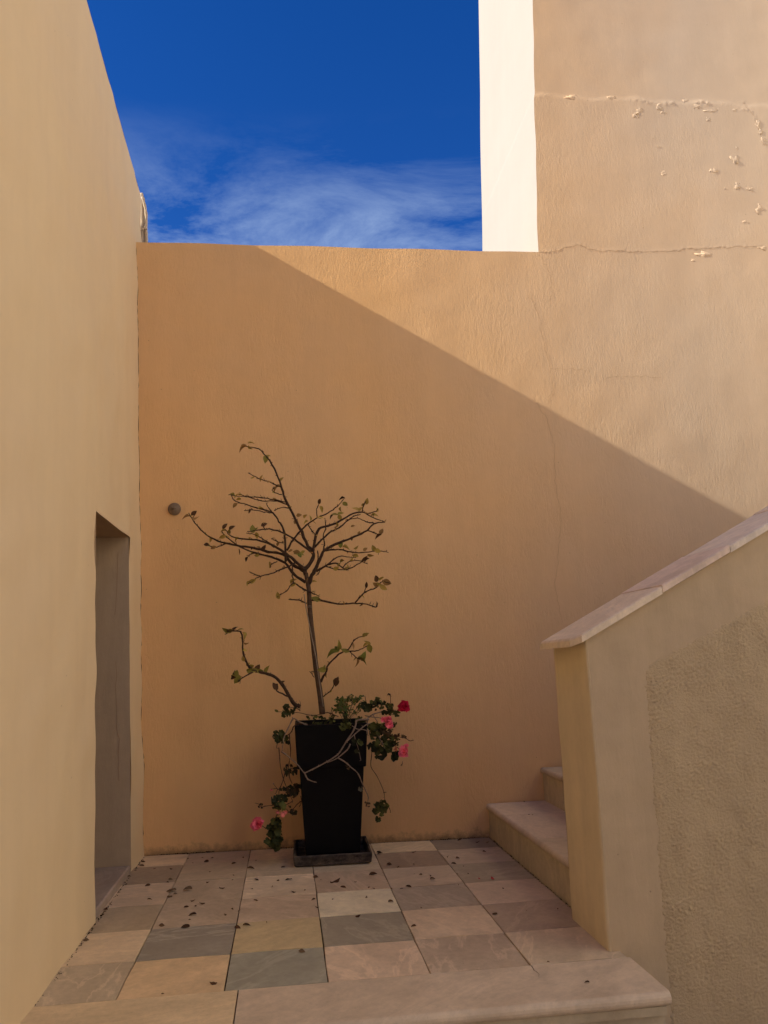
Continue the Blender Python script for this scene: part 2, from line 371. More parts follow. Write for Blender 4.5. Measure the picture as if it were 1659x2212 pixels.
def wall_top(x): return np.where(x < 2.059, 4.482-.00882*(x+1.117)+.003*np.sin(x*7), seam_z(x))
courtyard = empty('courtyard_wall', (1.5, 5.9, 0), 'tall ochre plaster wall behind the potted tree, crossed by a diagonal shadow', 'wall')
def wall_disp_patch(x0, x1, nx, zfun0, zfun1, nz):
    xs = np.linspace(x0, x1, nx+1); vs = np.linspace(0, 1, nz+1); X, V = np.meshgrid(xs, vs, indexing='ij')
    Zb = zfun0(X); Zt = zfun1(X); Z = Zb+(Zt-Zb)*V; P = np.stack([X, WB+WK*X, Z], -1)
    h = wall_h(P); P[..., 1] -= h
    idx = np.arange((nx+1)*(nz+1)).reshape(nx+1, nz+1)
    F = np.stack([idx[:-1, :-1], idx[1:, :-1], idx[1:, 1:], idx[:-1, 1:]], -1).reshape(-1, 4); return P.reshape(-1, 3), F
def band(Pf, nx, nz, x_pts, dy, edge):
    pass
parts = [wall_disp_patch(-1.15, XR, 590, lambda x: x*0-.02, wall_top, 420)]
# top face (rounded slightly), back face, right extension
xs = np.linspace(-1.15, XR, 591)
zt = wall_top(xs); yf = WB+WK*xs
tp = np.stack([xs, yf, zt], -1); hh = wall_h(tp); f0 = tp.copy(); f0[:, 1] -= hh
def strip(a, b):
    n = len(a); V = np.concatenate([a, b]); F = np.stack([np.arange(n-1), np.arange(1, n), np.arange(1, n)+n, np.arange(n-1)+n], -1); return V, F
f1 = f0.copy(); f1[:, 1] += .02; f1[:, 2] += np.where(xs < 2.059, .008, 0); f2 = f0.copy(); f2[:, 1] = WB+WK*xs+.34; f2[:, 2] += np.where(xs < 2.059, .004, 0)
f3 = f2.copy(); f3[:, 2] = GZ-.05
parts += [strip(f0, f1), strip(f1, f2), strip(f2, f3)]
cw = link('wall', grid_mesh('courtyard_wall', parts, attr=rough_mask), M['wall'], courtyard)
mb = MB(); mb.hexa([(XR, wall_y(XR), GZ-.05), (6.4, wall_y(6.4), GZ-.05), (6.4, 6.0, GZ-.05), (XR, 6.0, GZ-.05)], [(XR, wall_y(XR), 4.5), (6.4, wall_y(6.4), 4.5), (6.4, 6.0, 4.5), (XR, 6.0, 4.5)])
mb.build('wall_end', M['wall'], courtyard)
# tower house rising from the wall
tower = empty('tower_house', (4.2, 7, 0), 'tall plastered house wall rising at the right with a sunlit white side', 'house')
TT = 8.6
def tower_left(z): return 2.059+.042*(z-4.454)
def tower_patch(z0f, z1f, nx, nz):
    us = np.linspace(0, 1, nx+1)**1.0; vs = np.linspace(0, 1, nz+1); U, V = np.meshgrid(us, vs, indexing='ij')
    Zl = 4.454+(z1f-4.454)*V; Xl = tower_left(Zl)+.003*np.sin(Zl*5)+.0018*np.sin(Zl*13)+.010/(1+np.exp(-(Zl-5.89)/.01))
    X = Xl+(XR-Xl)*U; Zb = seam_z(X); Z = Zb+(z1f-Zb)*V; P = np.stack([X, WB+WK*X, Z], -1); h = wall_h(P); P[..., 1] -= h
    idx = np.arange((nx+1)*(nz+1)).reshape(nx+1, nz+1)
    F = np.stack([idx[:-1, :-1], idx[1:, :-1], idx[1:, 1:], idx[:-1, 1:]], -1).reshape(-1, 4); return P, F
P_, F_ = tower_patch(4.454, 7.4, 260, 290)
link('front_wall', grid_mesh('tower_front', [(P_.reshape(-1, 3), F_)], attr=rough_mask), M['wall'], tower)
edge = np.concatenate([P_[0], [[P_[0][-1][0]+.04, P_[0][-1][1], TT]]])       # left front arris
e1 = edge+np.array([.012, .0, 0])*0+np.array([-.004, .012, 0]); rear = edge.copy(); rear[:, 1] = 7.68
rear[:, 0] = tower_left(rear[:, 2])+.012-.004*np.sin(rear[:, 2]*3)
link('side_wall', grid_mesh('tower_side', [strip(edge, e1), strip(e1, rear)], smooth=False), M['towerside'], tower)
mb = MB(); a = edge[-2]; r = rear[-2]
mb.hexa([(a[0]+.02, a[1]+.004, 7.4), (XR, wall_y(XR)+.004, 7.4), (XR, 7.68, 7.4), (r[0]+.02, r[1], 7.4)], [(a[0]+.04+.02, a[1]+.004, TT), (XR, wall_y(XR)+.004, TT), (XR, 7.68, TT), (r[0]+.06, r[1], TT)])
mb.box((XR, wall_y(XR)+.004, 4.5), (6.4, 7.68, TT)); mb.box((2.3, 6.25, 4.3), (XR, 7.66, 7.4)); mb.build('upper_storey', M['wall'], tower)
# cracks as thin dark lines sitting in the relief
for pts, w, o, h in CR:
    L = []; R_ = []
    pp = [np.array(p) for p in pts]; n = len(pp)
    xx = np.array([p[0] for p in pp]); zz = np.array([p[1] for p in pp])
    y = wall_y(xx)-wall_h(np.stack([xx, wall_y(xx), zz], -1))-.003
    vs = []
    for i, p in enumerate(pp):
        d = pp[min(i+1, n-1)]-pp[max(i-1, 0)]; d = d/np.linalg.norm(d); nn = np.array([-d[1], d[0]]); ww = .5*w*(.35+.65*abs(math.sin(i*1.7+n)))*(.3 if i in (0, n-1) else 1)
        for s in (-1, 1): q = p+nn*ww*.5*s; vs.append((q[0], y[i], q[1]))
    me = mesh('crack', vs, [(2*i, 2*i+1, 2*i+3, 2*i+2) for i in range(n-1)]); link('crack', me, M['crack'], courtyard if o == 'wall' else tower)
# blistered plaster lumps
def blister(cx, cz, rx, rz, hgt, seed, parent):
    hgt *= .42
    r = random.Random(seed); bm = bmesh.new(); bmesh.ops.create_icosphere(bm, subdivisions=3, radius=1)
    off = Vector((seed*3.1, seed*1.7, 0))
    for v in bm.verts:
        d = v.co.copy(); k = 1+.75*mnoise.fractal(d*1.6+off, .6, 2.2, 4)+.35*mnoise.noise(d*4.5+off)
        v.co = Vector((d.x*rx*k, d.y*hgt*k, d.z*rz*k))
    y = float(wall_y(cx)-wall_h(np.array([[cx, wall_y(cx), cz]]))[0]); 
    for v in bm.verts: v.co += Vector((cx, y+.62*hgt, cz))
    me = bpy.data.meshes.new('plaster_blister'); bm.to_mesh(me); bm.free(); me.polygons.foreach_set('use_smooth', [True]*len(me.polygons))
    a = me.attributes.new('rough', 'FLOAT', 'POINT'); a.data.foreach_set('value', np.full(len(me.vertices), .6, np.float32))
    link('plaster_blister', me, M['wall'], parent)
for i, (u, v, a, b, h) in enumerate([(1590, 346, 11, 15, .030), (1544, 369, 10, 8, .016), (1594, 402, 7, 9, .020), (1622, 410, 8, 6, .016), (1640, 452, 8, 12, .022), (1616, 408, 5, 4, .012),
        (1612, 480, 8, 5, .010), (1566, 408, 3, 4, .010), (1380, 240, 11, 9, .012), (1374, 250, 8, 8, .010), (1425, 232, 8, 9, .012), (1432, 242, 7, 5, .012), (1540, 239, 17, 5, .012), (1510, 230, 12, 5, .011),
        (1480, 218, 10, 5, .010), (1586, 238, 6, 4, .009), (1528, 550, 20, 7, .010), (1500, 563, 8, 5, .008), (1652, 535, 14, 5, .012), (1425, 317, 7, 3, .008), (1240, 211, 16, 5, .008), (1322, 212, 12, 6, .009), (1436, 375, 8, 6, .006), (1530, 258, 5, 6, .009),
        (1638, 268, 6, 12, .014), (1650, 305, 8, 12, .018), (1643, 285, 5, 8, .012), (1592, 320, 3, 6, .008)]):
    p = on_wall(u, v); s = 1/298.; blister(p[0], p[2], a*s*1.1, b*s*1.1, h*1.15, i+1, tower if v < 545 else courtyard)

# ------------------------------------------------------------------ left house
house = empty('left_house', (-3.5, 4, 0), 'cream plastered house at the left with a tall narrow doorway', 'house')
HY0, HY1 = -3.2, 6.05  # near end stretched unseen behind the viewer to shade the ground there
top_z = lambda y: 4.995+(6.05-y)*.085
def lp(y, z): return np.array([left_x(z), y, z])
yn0, yn1, yf0, yf1, zd = 4.44, 4.487, 5.405, 5.43, 2.103      # doorway corners
def ldisp(P): return .0035*samp(F_LUMP, 8, P[..., 1]+3, P[..., 2])*np.clip((P[..., 2]+.3)*4, 0, 1)
pl = lambda *a, **k: patch(*a, **k, disp=ldisp, nrm=(1, 0, 0))
parts = [pl(lp(HY0, GZ-.05), lp(yn0, GZ-.05), lp(yn1, zd), lp(HY0, zd), 90, 60), pl(lp(yf0, GZ-.05), lp(HY1, GZ-.05), lp(HY1, zd), lp(yf1, zd), 16, 60),
         pl(lp(HY0, zd), lp(yn1, zd), lp(yn1, top_z(yn1)), lp(HY0, top_z(HY0)), 90, 60), pl(lp(yn1, zd), lp(yf1, zd), lp(yf1, top_z(yf1)), lp(yn1, top_z(yn1)), 20, 60),
         pl(lp(yf1, zd), lp(HY1, zd), lp(HY1, top_z(HY1)), lp(yf1, top_z(yf1)), 16, 60)]
B = lambda a, b, c, d: patch(a, b, c, d, 1, 1)
xb = -7.
parts += [B(lp(HY1, GZ), (xb, HY1, GZ), (xb, HY1, 5.0), lp(HY1, top_z(HY1))), B(lp(HY0, GZ), (xb, HY0, GZ), (xb, HY0, 5.8), lp(HY0, top_z(HY0))),
          B(lp(HY0, top_z(HY0)), lp(HY1, top_z(HY1)), (xb, HY1, 5.0), (xb, HY0, 5.8)), B((xb, HY0, GZ), (xb, HY1, GZ), (xb, HY1, 5.0), (xb, HY0, 5.8))]
link('wall', grid_mesh('left_house_wall', parts), M['left'], house)
D_ = .5
mb = MB(); q = lambda y, z, d=0: (left_x(z)-d, y, z)
# reveal: far jamb, near jamb, lintel soffit, back
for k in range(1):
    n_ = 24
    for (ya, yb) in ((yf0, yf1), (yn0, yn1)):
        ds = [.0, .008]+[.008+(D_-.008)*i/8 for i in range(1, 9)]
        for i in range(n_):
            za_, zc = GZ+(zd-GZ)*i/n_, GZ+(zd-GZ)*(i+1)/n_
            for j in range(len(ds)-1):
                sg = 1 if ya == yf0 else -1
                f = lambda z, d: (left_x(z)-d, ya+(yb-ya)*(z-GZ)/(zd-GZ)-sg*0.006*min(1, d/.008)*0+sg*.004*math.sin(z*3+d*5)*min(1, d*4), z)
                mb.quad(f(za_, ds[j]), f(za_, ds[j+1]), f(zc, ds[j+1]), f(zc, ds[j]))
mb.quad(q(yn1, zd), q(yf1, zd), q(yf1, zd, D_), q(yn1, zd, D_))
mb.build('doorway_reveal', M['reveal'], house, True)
mb = MB()
for i in range(5):
    y0 = yn0+(yf0-yn0)*i/5+.004; y1 = yn0+(yf0-yn0)*(i+1)/5-.004; mb.box((-1.56, y0, .04), (-1.50, y1, 2.16))
mb.build('door', M['door'], house)
mb = MB(); mb.slab([(-1.56, yn0+.003, .045), (-.968, yn0+.003, .045), (-.966, yf0-.004, .047), (-1.56, yf0-.004, .047)], .4, .008)
o = mb.build('threshold', M['stone'], house); o.color = (.38, .30, .235, 1)
# crack line up the door jamb
mb = MB(); pts = [(-1.10, 2.0), (-1.11, 1.5), (-1.085, 1.2), (-1.08, .95), (-1.06, .8), (-1.05, .55)]
pts = jag(pts, .006, 4, 5)
jamb_y = lambda z, d: yf0+(yf1-yf0)*(z-GZ)/(zd-GZ)-.004*math.sin(z*3+d*5)*min(1, d*4)-.0025
for (a, b), (c, d) in zip(pts[:-1], pts[1:]):
    ya, yb_ = jamb_y(b, left_x(b)-a), jamb_y(d, left_x(d)-c); mb.quad((a-.0014, ya, b), (a+.0014, ya, b), (c+.0014, yb_, d), (c-.0014, yb_, d))
mb.build('crack', M['crack'], house)
# broken joint where the house meets the courtyard wall
mb = MB(); rj = random.Random(8); zc = .03; old = None
while zc < 4.46:
    w_ = .0045*max(0, rj.uniform(-.35, 1)); x_ = left_x(zc)+ldisp(np.array([[left_x(zc), 5.86, zc]]))[0]-.001
    y_ = float(wall_y(x_)-wall_h(np.array([[x_, 5.86, zc]]))[0])-.0025; new = ((x_, y_, zc), (x_+w_+.0006, y_, zc))
    if old: mb.quad(old[0], old[1], new[1], new[0])
    old = new; zc += rj.uniform(.015, .05)
mb.build('crack', M['grout'], courtyard)

# bundle of lagged pipes on the back corner of the house
pb = empty('pipe_bundle', (-1.1, 6.1, 4.4), 'bundle of cream lagged pipes strapped upright to the house corner above the wall', 'pipes')
def ptube(name, pts, r, m, depth):
    P = [on_y(u, v, depth) for u, v in pts]; P = smooth_path(P, 5); t = MB(); t.tube(P, [r*(1+.12*math.sin(i*1.3+depth*50)) for i in range(len(P))], 10); t.build(name, m, pb, True)
ptube('pipe', [(306.0, 418), (306.8, 445), (307.0, 480), (306.5, 540), (306, 640)], .013, M['pipe'], 6.10)
ptube('pipe', [(306.5, 421), (310, 436), (311, 462), (311, 488), (311.5, 520), (312, 640)], .013, M['pipe2'], 6.11)
ptube('pipe', [(307.5, 426), (313.5, 448), (315.8, 468), (315.3, 492), (316.3, 510), (316.5, 530), (317, 640)], .011, M['pipe'], 6.09)
t = MB(); t.tube(smooth_path([on_y(302.5, 494, 6.07), on_y(308, 494.5, 6.055), on_y(313, 492, 6.06), on_y(317.5, 494, 6.08), on_y(316, 495, 6.13)], 4), .006, 6)
t.tube(smooth_path([on_y(309, 497, 6.06), on_y(312.5, 489, 6.05), on_y(313.5, 484, 6.065)], 4), .005, 6); t.tube(smooth_path([on_y(311, 490, 6.05), on_y(315, 494, 6.055)], 3), .006, 6)
t.build('tie', M['tie'], pb, True)

# unseen block added right of the stairs; its left wall bounces sun into the shade
rh = empty('bounce_block', (8, 2, 0), 'unseen pale block added at the head of the stairs to bounce sunlight', 'house')
mb = MB(); mb.box((5.2, -7, GZ), (10, 5.6, 8.5)); mb.build('wall', M['white'], rh)

# unseen block added far behind the viewer to limit fill light
bh = empty('fill_limit_block', (1, -7, 0), 'unseen plain block added behind the viewer to limit fill light', 'house')
mb = MB(); mb.box((-1.5, -20, GZ), (6.0, -13, 6.5)); mb.build('wall', M['parapet'], bh)

# ------------------------------------------------------------------ patio
patio = empty('patio', (.2, 4.6, 0), 'stone tiled terrace with fallen dry leaves', kind='structure')
mb = MB(); mb.box((-1.0, 3.44, GZ), (1.392, 5.9, -.012)); mb.build('bed', M['grout'], patio)
def lin(c): return tuple(((x/255+.055)/1.055)**2.4 if x > 10 else x/3294. for x in c)
def stone_col(c, k=1.75):
    l = lin(c); g = (l[0]*.97, l[1]*1.22, l[2]*1.22); av = (.235, .19, .135); g = tuple(a*.84+b*.16 for a, b in zip(g, av)); return tuple(min(.78, x*k*1.48) for x in g)+(1,)
colx = [-.985, -.660, -.252, .154, .565, .981, 1.400]
rowy = [(3.452, .006), (3.858, .004), (4.280, .010), (4.697, .004), (5.130, -.008), (5.530, -.018), (5.83, -.028)]
TC = [[(130, 106, 86), (150, 116, 86), (102, 92, 80), (147, 117, 97), (127, 102, 85), (138, 112, 92)],
      [(152, 122, 97), (95, 82, 72), (134, 108, 78), (100, 86, 73), (146, 117, 96), (116, 92, 77)],
      [(120, 96, 76), (125, 100, 82), (132, 105, 86), (162, 132, 110), (110, 91, 78), (136, 109, 92)],
      [(143, 113, 92), (125, 100, 81), (152, 124, 102), (126, 99, 81), (132, 107, 89), (108, 90, 75)],
      [(110, 86, 69), (126, 101, 81), (132, 107, 86), (136, 111, 91), (104, 80, 65), (130, 106, 89)],
      [(152, 122, 97), (127, 100, 82), (144, 114, 92), (140, 112, 90), (153, 124, 97), (94, 76, 62)]]
rt = random.Random(3)
for j in range(6):
    for i in range(6):
        g = .0022; x0, x1 = colx[i]+g, colx[i+1]-g
        if i == 0: x0 += .012
        y = lambda x, k: rowy[k][0]+rowy[k][1]*(x)
        jx = [rt.uniform(-.0015, .0015) for _ in range(8)]
        zz = rt.uniform(-.0015, .0015); tl = [rt.uniform(-.0008, .0008) for _ in range(4)]
        yb = (lambda x: wall_y(x)-.010) if j == 5 else (lambda x: y(x, j+1)-g)
        J = lambda a=.0016: rt.uniform(-a, a)
        fa = [(x0+(x1-x0)*t, y(x0+(x1-x0)*t, j)+g) for t in (0, .35, .7, 1)]; ba = [(x0+(x1-x0)*t, yb(x0+(x1-x0)*t)) for t in (1, .65, .3, 0)]
        mid = lambda p, q: ((p[0]+q[0])/2, (p[1]+q[1])/2)
        ring = [(a+J(), b+J(), zz+J(.0007)) for a, b in fa+[mid(fa[-1], ba[0])]+ba+[mid(ba[-1], fa[0])]]
        mb = MB(); mb.slab(ring, .03, .0028); o = mb.build('tile', M['stone'], patio)
        o.color = stone_col(TC[j][i])[:3]+({(1, 1): 3.0, (3, 2): 2.4, (0, 0): 1.8, (0, 4): 1.8, (1, 3): 1.6}.get((j, i), rt.choice((.3, .7, 1.0, 1.3))),)

# front step of long marble slabs with a rounded nosing
def nosed(parent, x0, x1, y0, y1, z, th, over_axis, m, col, name='slab', r=None, seed=0, roundend=None):
    """tread slab; the nose (rounded edge) faces -y ('y') or -x ('x'). x0..x1,y0..y1 can be skewed by tuples"""
    r = th/2; pro = [(r-r*math.sin(math.pi*k/8), -r+r*math.cos(math.pi*k/8)) for k in range(9)]   # (inset from nose, dz)
    mb = MB(); n = len(pro)
    if over_axis == 'y':
        ns = 10; xs_ = [x0+(x1-x0)*i/ns for i in range(ns+1)]; rs = random.Random(seed)
        rings = []
        for xx in xs_:
            yn_ = y0(xx) if callable(y0) else y0; yb_ = y1(xx) if callable(y1) else y1; w = rs.uniform(-.0012, .0012)
            rings.append([(xx, yb_, z)]+[(xx, yn_+a+w, z+b) for a, b in pro]+[(xx, yb_, z-th)])
    else:
        ns = 8; ys_ = [y0+(y1-y0)*i/ns for i in range(ns+1)]; rs = random.Random(seed); rings = []
        for yy in ys_:
            xn_ = x0(yy) if callable(x0) else x0; w = rs.uniform(-.0015, .0015)
            rings.append([(x1, yy, z)]+[(xn_+a+w, yy, z+b) for a, b in pro]+[(x1, yy, z-th)])
    k = len(rings[0])
    vs = [p for rg in rings for p in rg]; fs = []
    for i in range(len(rings)-1):
        for j in range(k): fs.append((i*k+j, i*k+(j+1) % k, (i+1)*k+(j+1) % k, (i+1)*k+j))
    fs += [tuple(range(k)), tuple(reversed(range((len(rings)-1)*k, len(rings)*k)))]
    mb.add(vs, fs); me = mesh(name, mb.v, mb.f)
    bm = bmesh.new(); bm.from_mesh(me); bmesh.ops.recalc_face_normals(bm, faces=bm.faces); bm.to_mesh(me); bm.free()
    o = link(name, me, m, parent); o.color = (*col[:3], .45); return o
fs_ = empty('front_step', (.2, 3.2, 0), 'long pale stone step with rounded nose along the front of the terrace', 'step')
ynose = lambda x: 3.075+.012*x
yback = lambda x: rowy[0][0]+rowy[0][1]*x-.003
for i, (a, b, c) in enumerate([(-.98, -.199, (150, 120, 92)), (-.194, 1.408, (140, 114, 96))]):
    nosed(fs_, a, b, ynose, yback, 0, .05, 'y', M['stone'], stone_col(c), seed=i)
mb = MB(); cp = jag([(.984, 3.452), (.980, 3.40), (.986, 3.36), (.976, 3.325)], .002, 3, 4)
for k in range(len(cp)-1):
    (a, b), (c, d) = cp[k], cp[k+1]; w_ = .0014*(1-k/len(cp)); mb.quad((a-w_, b, .0007), (c-w_, d, .0007), (c+w_, d, .0007), (a+w_, b, .0007))
mb.build('crack', M['grout'], fs_)
mb = MB()
for i in range(2):
    a, b = ((-1.0, .42), (.424, 1.392))[i]; m_ = MB(); m_.box((a, 3.128, GZ), (b, 3.45, -.052))
    m_.box((a, 3.108, -.082), (b, 3.128, -.0505)) ; o = m_.build('riser', M['stone'], fs_); o.color = stone_col((125, 104, 84))
# ------------------------------------------------------------------ staircase climbing to the right
stairs = empty('staircase', (2.5, 4.9, 0), 'pale stone stairs climbing right between the parapet and the ochre wall', 'stairs')
RISE, GO = .227, .405
for s in range(10):
    xn = 1.385+GO*s+.002*s; z = RISE*(s+1)
    cols = [[(128, 104, 88), (134, 108, 93), (140, 114, 98)], [(92, 80, 68), (110, 92, 78), (124, 102, 86)]][min(s, 1)]
    for i, (a, b) in enumerate([(3.95, 4.617), (4.620, 5.330), (5.333, 5.80)]):
        b2 = min(b, wall_y(xn+.4)-.012)
        nosed(stairs, xn, xn+GO+.03, a, b2, z, .042, 'x', M['stone'], stone_col(cols[i]), name='tread', seed=s*3+i)
    for i, (a, b) in enumerate([(3.95, 4.82), (4.823, 5.20), (5.203, 5.80)]):
        m_ = MB(); m_.box((xn+.022, a, z-RISE-.02 if s else -.02), (xn+.06, min(b, wall_y(xn)-.012), z-.043)); o = m_.build('riser', M['stone'], stairs); o.color = stone_col((122, 102, 84))
    m_ = MB(); m_.box((xn+.03, 3.96, GZ), (xn+GO+.03, wall_y(xn+.5)-.02, z-.045)); m_.build('core', M['grout'], stairs)

# ------------------------------------------------------------------ stair parapet
par = empty('stair_parapet', (2.4, 3.75, 0), 'sloping cream stair parapet with a roughcast panel and marble coping', 'wall')
PY, PYB, PX = 3.530, 3.975, 1.348
SL = .522
pt = lambda x: 1.308+SL*(x-PX)       # underside of coping
PXE = 5.2
def pdisp(P): return .0009*samp(F_LUMP, 8, P[..., 0]*2, P[..., 2]*2+5)+.0006*samp(F_TROW, 6, P[..., 0], P[..., 2])
nr = np.linspace(0, 1, 80)
fr = patch((PX+.012, PY, GZ-.05), (PXE, PY, GZ-.05), (PXE, PY, pt(PXE)), (PX+.012-.012, PY, pt(PX)), 150, 90, pdisp, (0, -1, 0))
bk = patch((PX, PYB, GZ), (PXE, PYB, GZ), (PXE, PYB, pt(PXE)), (PX, PYB, pt(PX)), 2, 2)
tpq = patch((PX, PY, pt(PX)), (PXE, PY, pt(PXE)), (PXE, PYB, pt(PXE)), (PX, PYB, pt(PX)), 2, 2)
rgt = patch((PXE, PY, GZ), (PXE, PYB, GZ), (PXE, PYB, pt(PXE)), (PXE, PY, pt(PXE)), 1, 1)
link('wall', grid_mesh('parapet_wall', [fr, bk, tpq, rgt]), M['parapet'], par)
# left end face, yellower and lighter than the front, whose colour holds painted shade, with a soft arris
zz = np.linspace(GZ-.05, pt(PX), 60); ys = np.array([PY+.0, PY+.004, PY+.012]+list(np.linspace(PY+.03, PYB, 14)))
V = []; 
for z in zz:
    for k, y in enumerate(ys):
        xx = PX+{0: .010, 1: .003}.get(k, 0)+.002*math.sin(z*5+y*3)+.0012*math.sin(z*17+2); 
        if k == 0: xx = PX+.012*(1-(z-(GZ-.05))/(pt(PX)-GZ+.05)) if False else PX+.010
        V.append((xx, y-(.001 if k == 0 else 0), z))
ny = len(ys); idx = np.arange(len(V)).reshape(len(zz), ny)
F = np.stack([idx[:-1, :-1], idx[1:, :-1], idx[1:, 1:], idx[:-1, 1:]], -1).reshape(-1, 4)
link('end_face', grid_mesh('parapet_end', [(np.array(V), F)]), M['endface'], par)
# roughcast panel: proud of the face, real relief
pc = [(1.590, GZ-.1), (1.606, 1.165)]                       # left border, bottom to top
panel_top = lambda x: 1.18+.465*(x-1.609)
nx, nz = 440, 430
X1 = 3.7
us = np.linspace(0, 1, nx+1); vv = np.linspace(0, 1, nz+1); U, Vv = np.meshgrid(us, vv, indexing='ij')
zt_ = panel_top(1.609+(X1-1.609)*U); Zp = (GZ-.1)+(zt_-(GZ-.1))*Vv
xl_ = 1.585+.022*(Zp-GZ)/1.5; Xp = xl_+(X1-xl_)*U
w1 = samp(F_WORM, 4, Xp*1.15, Zp*1.35); w2 = samp(F_WORM, 4, Xp*.8+1.3, Zp*.9+.7); w3 = samp(F_WORM, 4, Xp*1.9+2.1, Zp*1.9)
w = .75*np.maximum(w1, -.25)+.65*np.maximum(w2, 0)+.35*w3; w = w*np.clip(.9+.2*samp(F_MOD, 8, Xp*2.5, Zp*2.5), .5, 1.3)
dl = (Xp-xl_); dt = (zt_-Zp)
wob = .004*samp(F_TROW, 6, Xp*1.5, Zp*1.5)
dd = np.minimum(dl, dt)+wob
cr_ = np.hypot(np.clip(.05-dl, 0, 1), np.clip(.05-dt, 0, 1)); dd = np.where((dl < .05) & (dt < .05), .05-cr_+wob, dd)   # rounded corner
s_ = np.clip(dd/.045, 0, 1); s_ = s_*s_*(3-2*s_)
rid = np.exp(-((dd-.022)/.02)**2)
hgt = -.003+s_*(.0065+.0019*np.clip(w, -1.4, 2.2)*(1+.4*rid)+.001*rid+.0014*samp(F_LUMP, 8, Xp*3, Zp*3))
hgt = np.maximum(hgt, np.minimum(.0026, -.003+.02*s_)); Pp = np.stack([Xp, PY-hgt, Zp], -1).reshape(-1, 3); idx = np.arange((nx+1)*(nz+1)).reshape(nx+1, nz+1)
F = np.stack([idx[:-1, :-1], idx[1:, :-1], idx[1:, 1:], idx[:-1, 1:]], -1).reshape(-1, 4)
ext = patch((X1, PY-.009, GZ-.1), (PXE, PY-.009, GZ-.1), (PXE, PY-.009, panel_top(PXE)), (X1, PY-.009, panel_top(X1)), 60, 40, lambda P: .002*samp(F_WORM, 4, P[..., 0], P[..., 2]), (0, -1, 0))
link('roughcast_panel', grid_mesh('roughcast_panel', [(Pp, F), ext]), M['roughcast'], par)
# marble coping slabs up the slope
xj = [1.283, 1.722, 2.075, 2.50, 2.93, 3.36, 3.8, 4.3, 4.8, 5.25]
for i in range(len(xj)-1):
    a, b = xj[i]+.0015, xj[i+1]-.0015; th = .036
    z0 = lambda x: pt(x)+.003+(.004 if i % 2 else 0)
    f, bk_ = PY-.032, PYB-.008
    if i == 0: ring = [(a, f+.06, 0), (a+.035, f, 0), (b, f, 0), (b, bk_, 0), (a-.01, bk_, 0)]
    else: ring = [(a, f, 0), (b, f, 0), (b, bk_, 0), (a, bk_, 0)]
    bot = [Vector((x, y, z0(x))) for x, y, _ in ring]; cc = sum(bot, Vector())/len(bot)
    top = [Vector((p.x+(.012 if i == 0 and k in (0, 4) else 0)*0, p.y, p.z+th-.007)) for k, p in enumerate(bot)]
    mb = MB(); n = len(bot); inn = []
    for k, p in enumerate(top):
        e = Vector((1 if p.x < cc.x else -1, 1 if p.y < cc.y else -1, 0)); dxs = .001 if not (i == 0 and p.x < cc.x) else .007
        q_ = Vector((p.x+e.x*dxs, p.y+e.y*.009, 0)); q_.z = z0(q_.x)+th; inn.append(q_)
    vs = bot+top+inn; fs = [tuple(reversed(range(n))), tuple(range(2*n, 3*n))]
    for k0 in (0, n): fs += [(k0+k, k0+(k+1) % n, k0+n+(k+1) % n, k0+n+k) for k in range(n)]
    mb.add(vs, fs); o = mb.build('coping_slab', M['coping'], par); o.color = stone_col([(150, 122, 104), (146, 118, 104), (152, 124, 110)][i % 3], 1.9)
# mortar bed under the coping
mb = MB(); mb.hexa([(PX+.01, PY+.004, pt(PX+.01)-.006), (PXE, PY+.004, pt(PXE)-.006), (PXE, PYB-.004, pt(PXE)-.006), (PX+.01, PYB-.004, pt(PX+.01)-.006)],
                   [(PX+.01, PY+.004, pt(PX+.01)+.004), (PXE, PY+.004, pt(PXE)+.004), (PXE, PYB-.004, pt(PXE)+.004), (PX+.01, PYB-.004, pt(PX+.01)+.004)]); mb.build('mortar_bed', M['grout'], par)

# ------------------------------------------------------------------ round wall fitting
fx = on_wall(377, 1100)
wf = empty('wall_fixture', fx, 'small round grey metal fitting high on the ochre wall, left of the tree', 'wall fitting')
def lathe(name, prof, m, parent, c, ax=(0, -1, 0), n=28):
    ax = Vector(ax).normalized(); a = ax.orthogonal().normalized(); b = ax.cross(a); mb = MB(); vs = []
    for r, h in prof:
        for k in range(n): t = 2*math.pi*k/n; vs.append(Vector(c)+ax*h+a*(r*math.cos(t))+b*(r*math.sin(t)))
    fs = [(i*n+k, i*n+(k+1) % n, (i+1)*n+(k+1) % n, (i+1)*n+k) for i in range(len(prof)-1) for k in range(n)]+[tuple((len(prof)-1)*n+k for k in range(n))]
    mb.add(vs, fs); return mb.build(name, m, parent, False)
c0 = (fx[0], fx[1]+.012, fx[2])
lathe('base_disc', [(.046, 0), (.0465, .022), (.043, .028), (.036, .033), (.0355, .037), (.030, .040), (.0295, .044), (.022, .048), (.0215, .051), (.016, .054)], M['metal'], wf, c0)
lathe('knob', [(.0145, .05), (.0145, .076), (.012, .080), (.004, .081)], M['metal'], wf, (c0[0]-.002, c0[1], c0[2]+.004), (-.02, -1, .03))

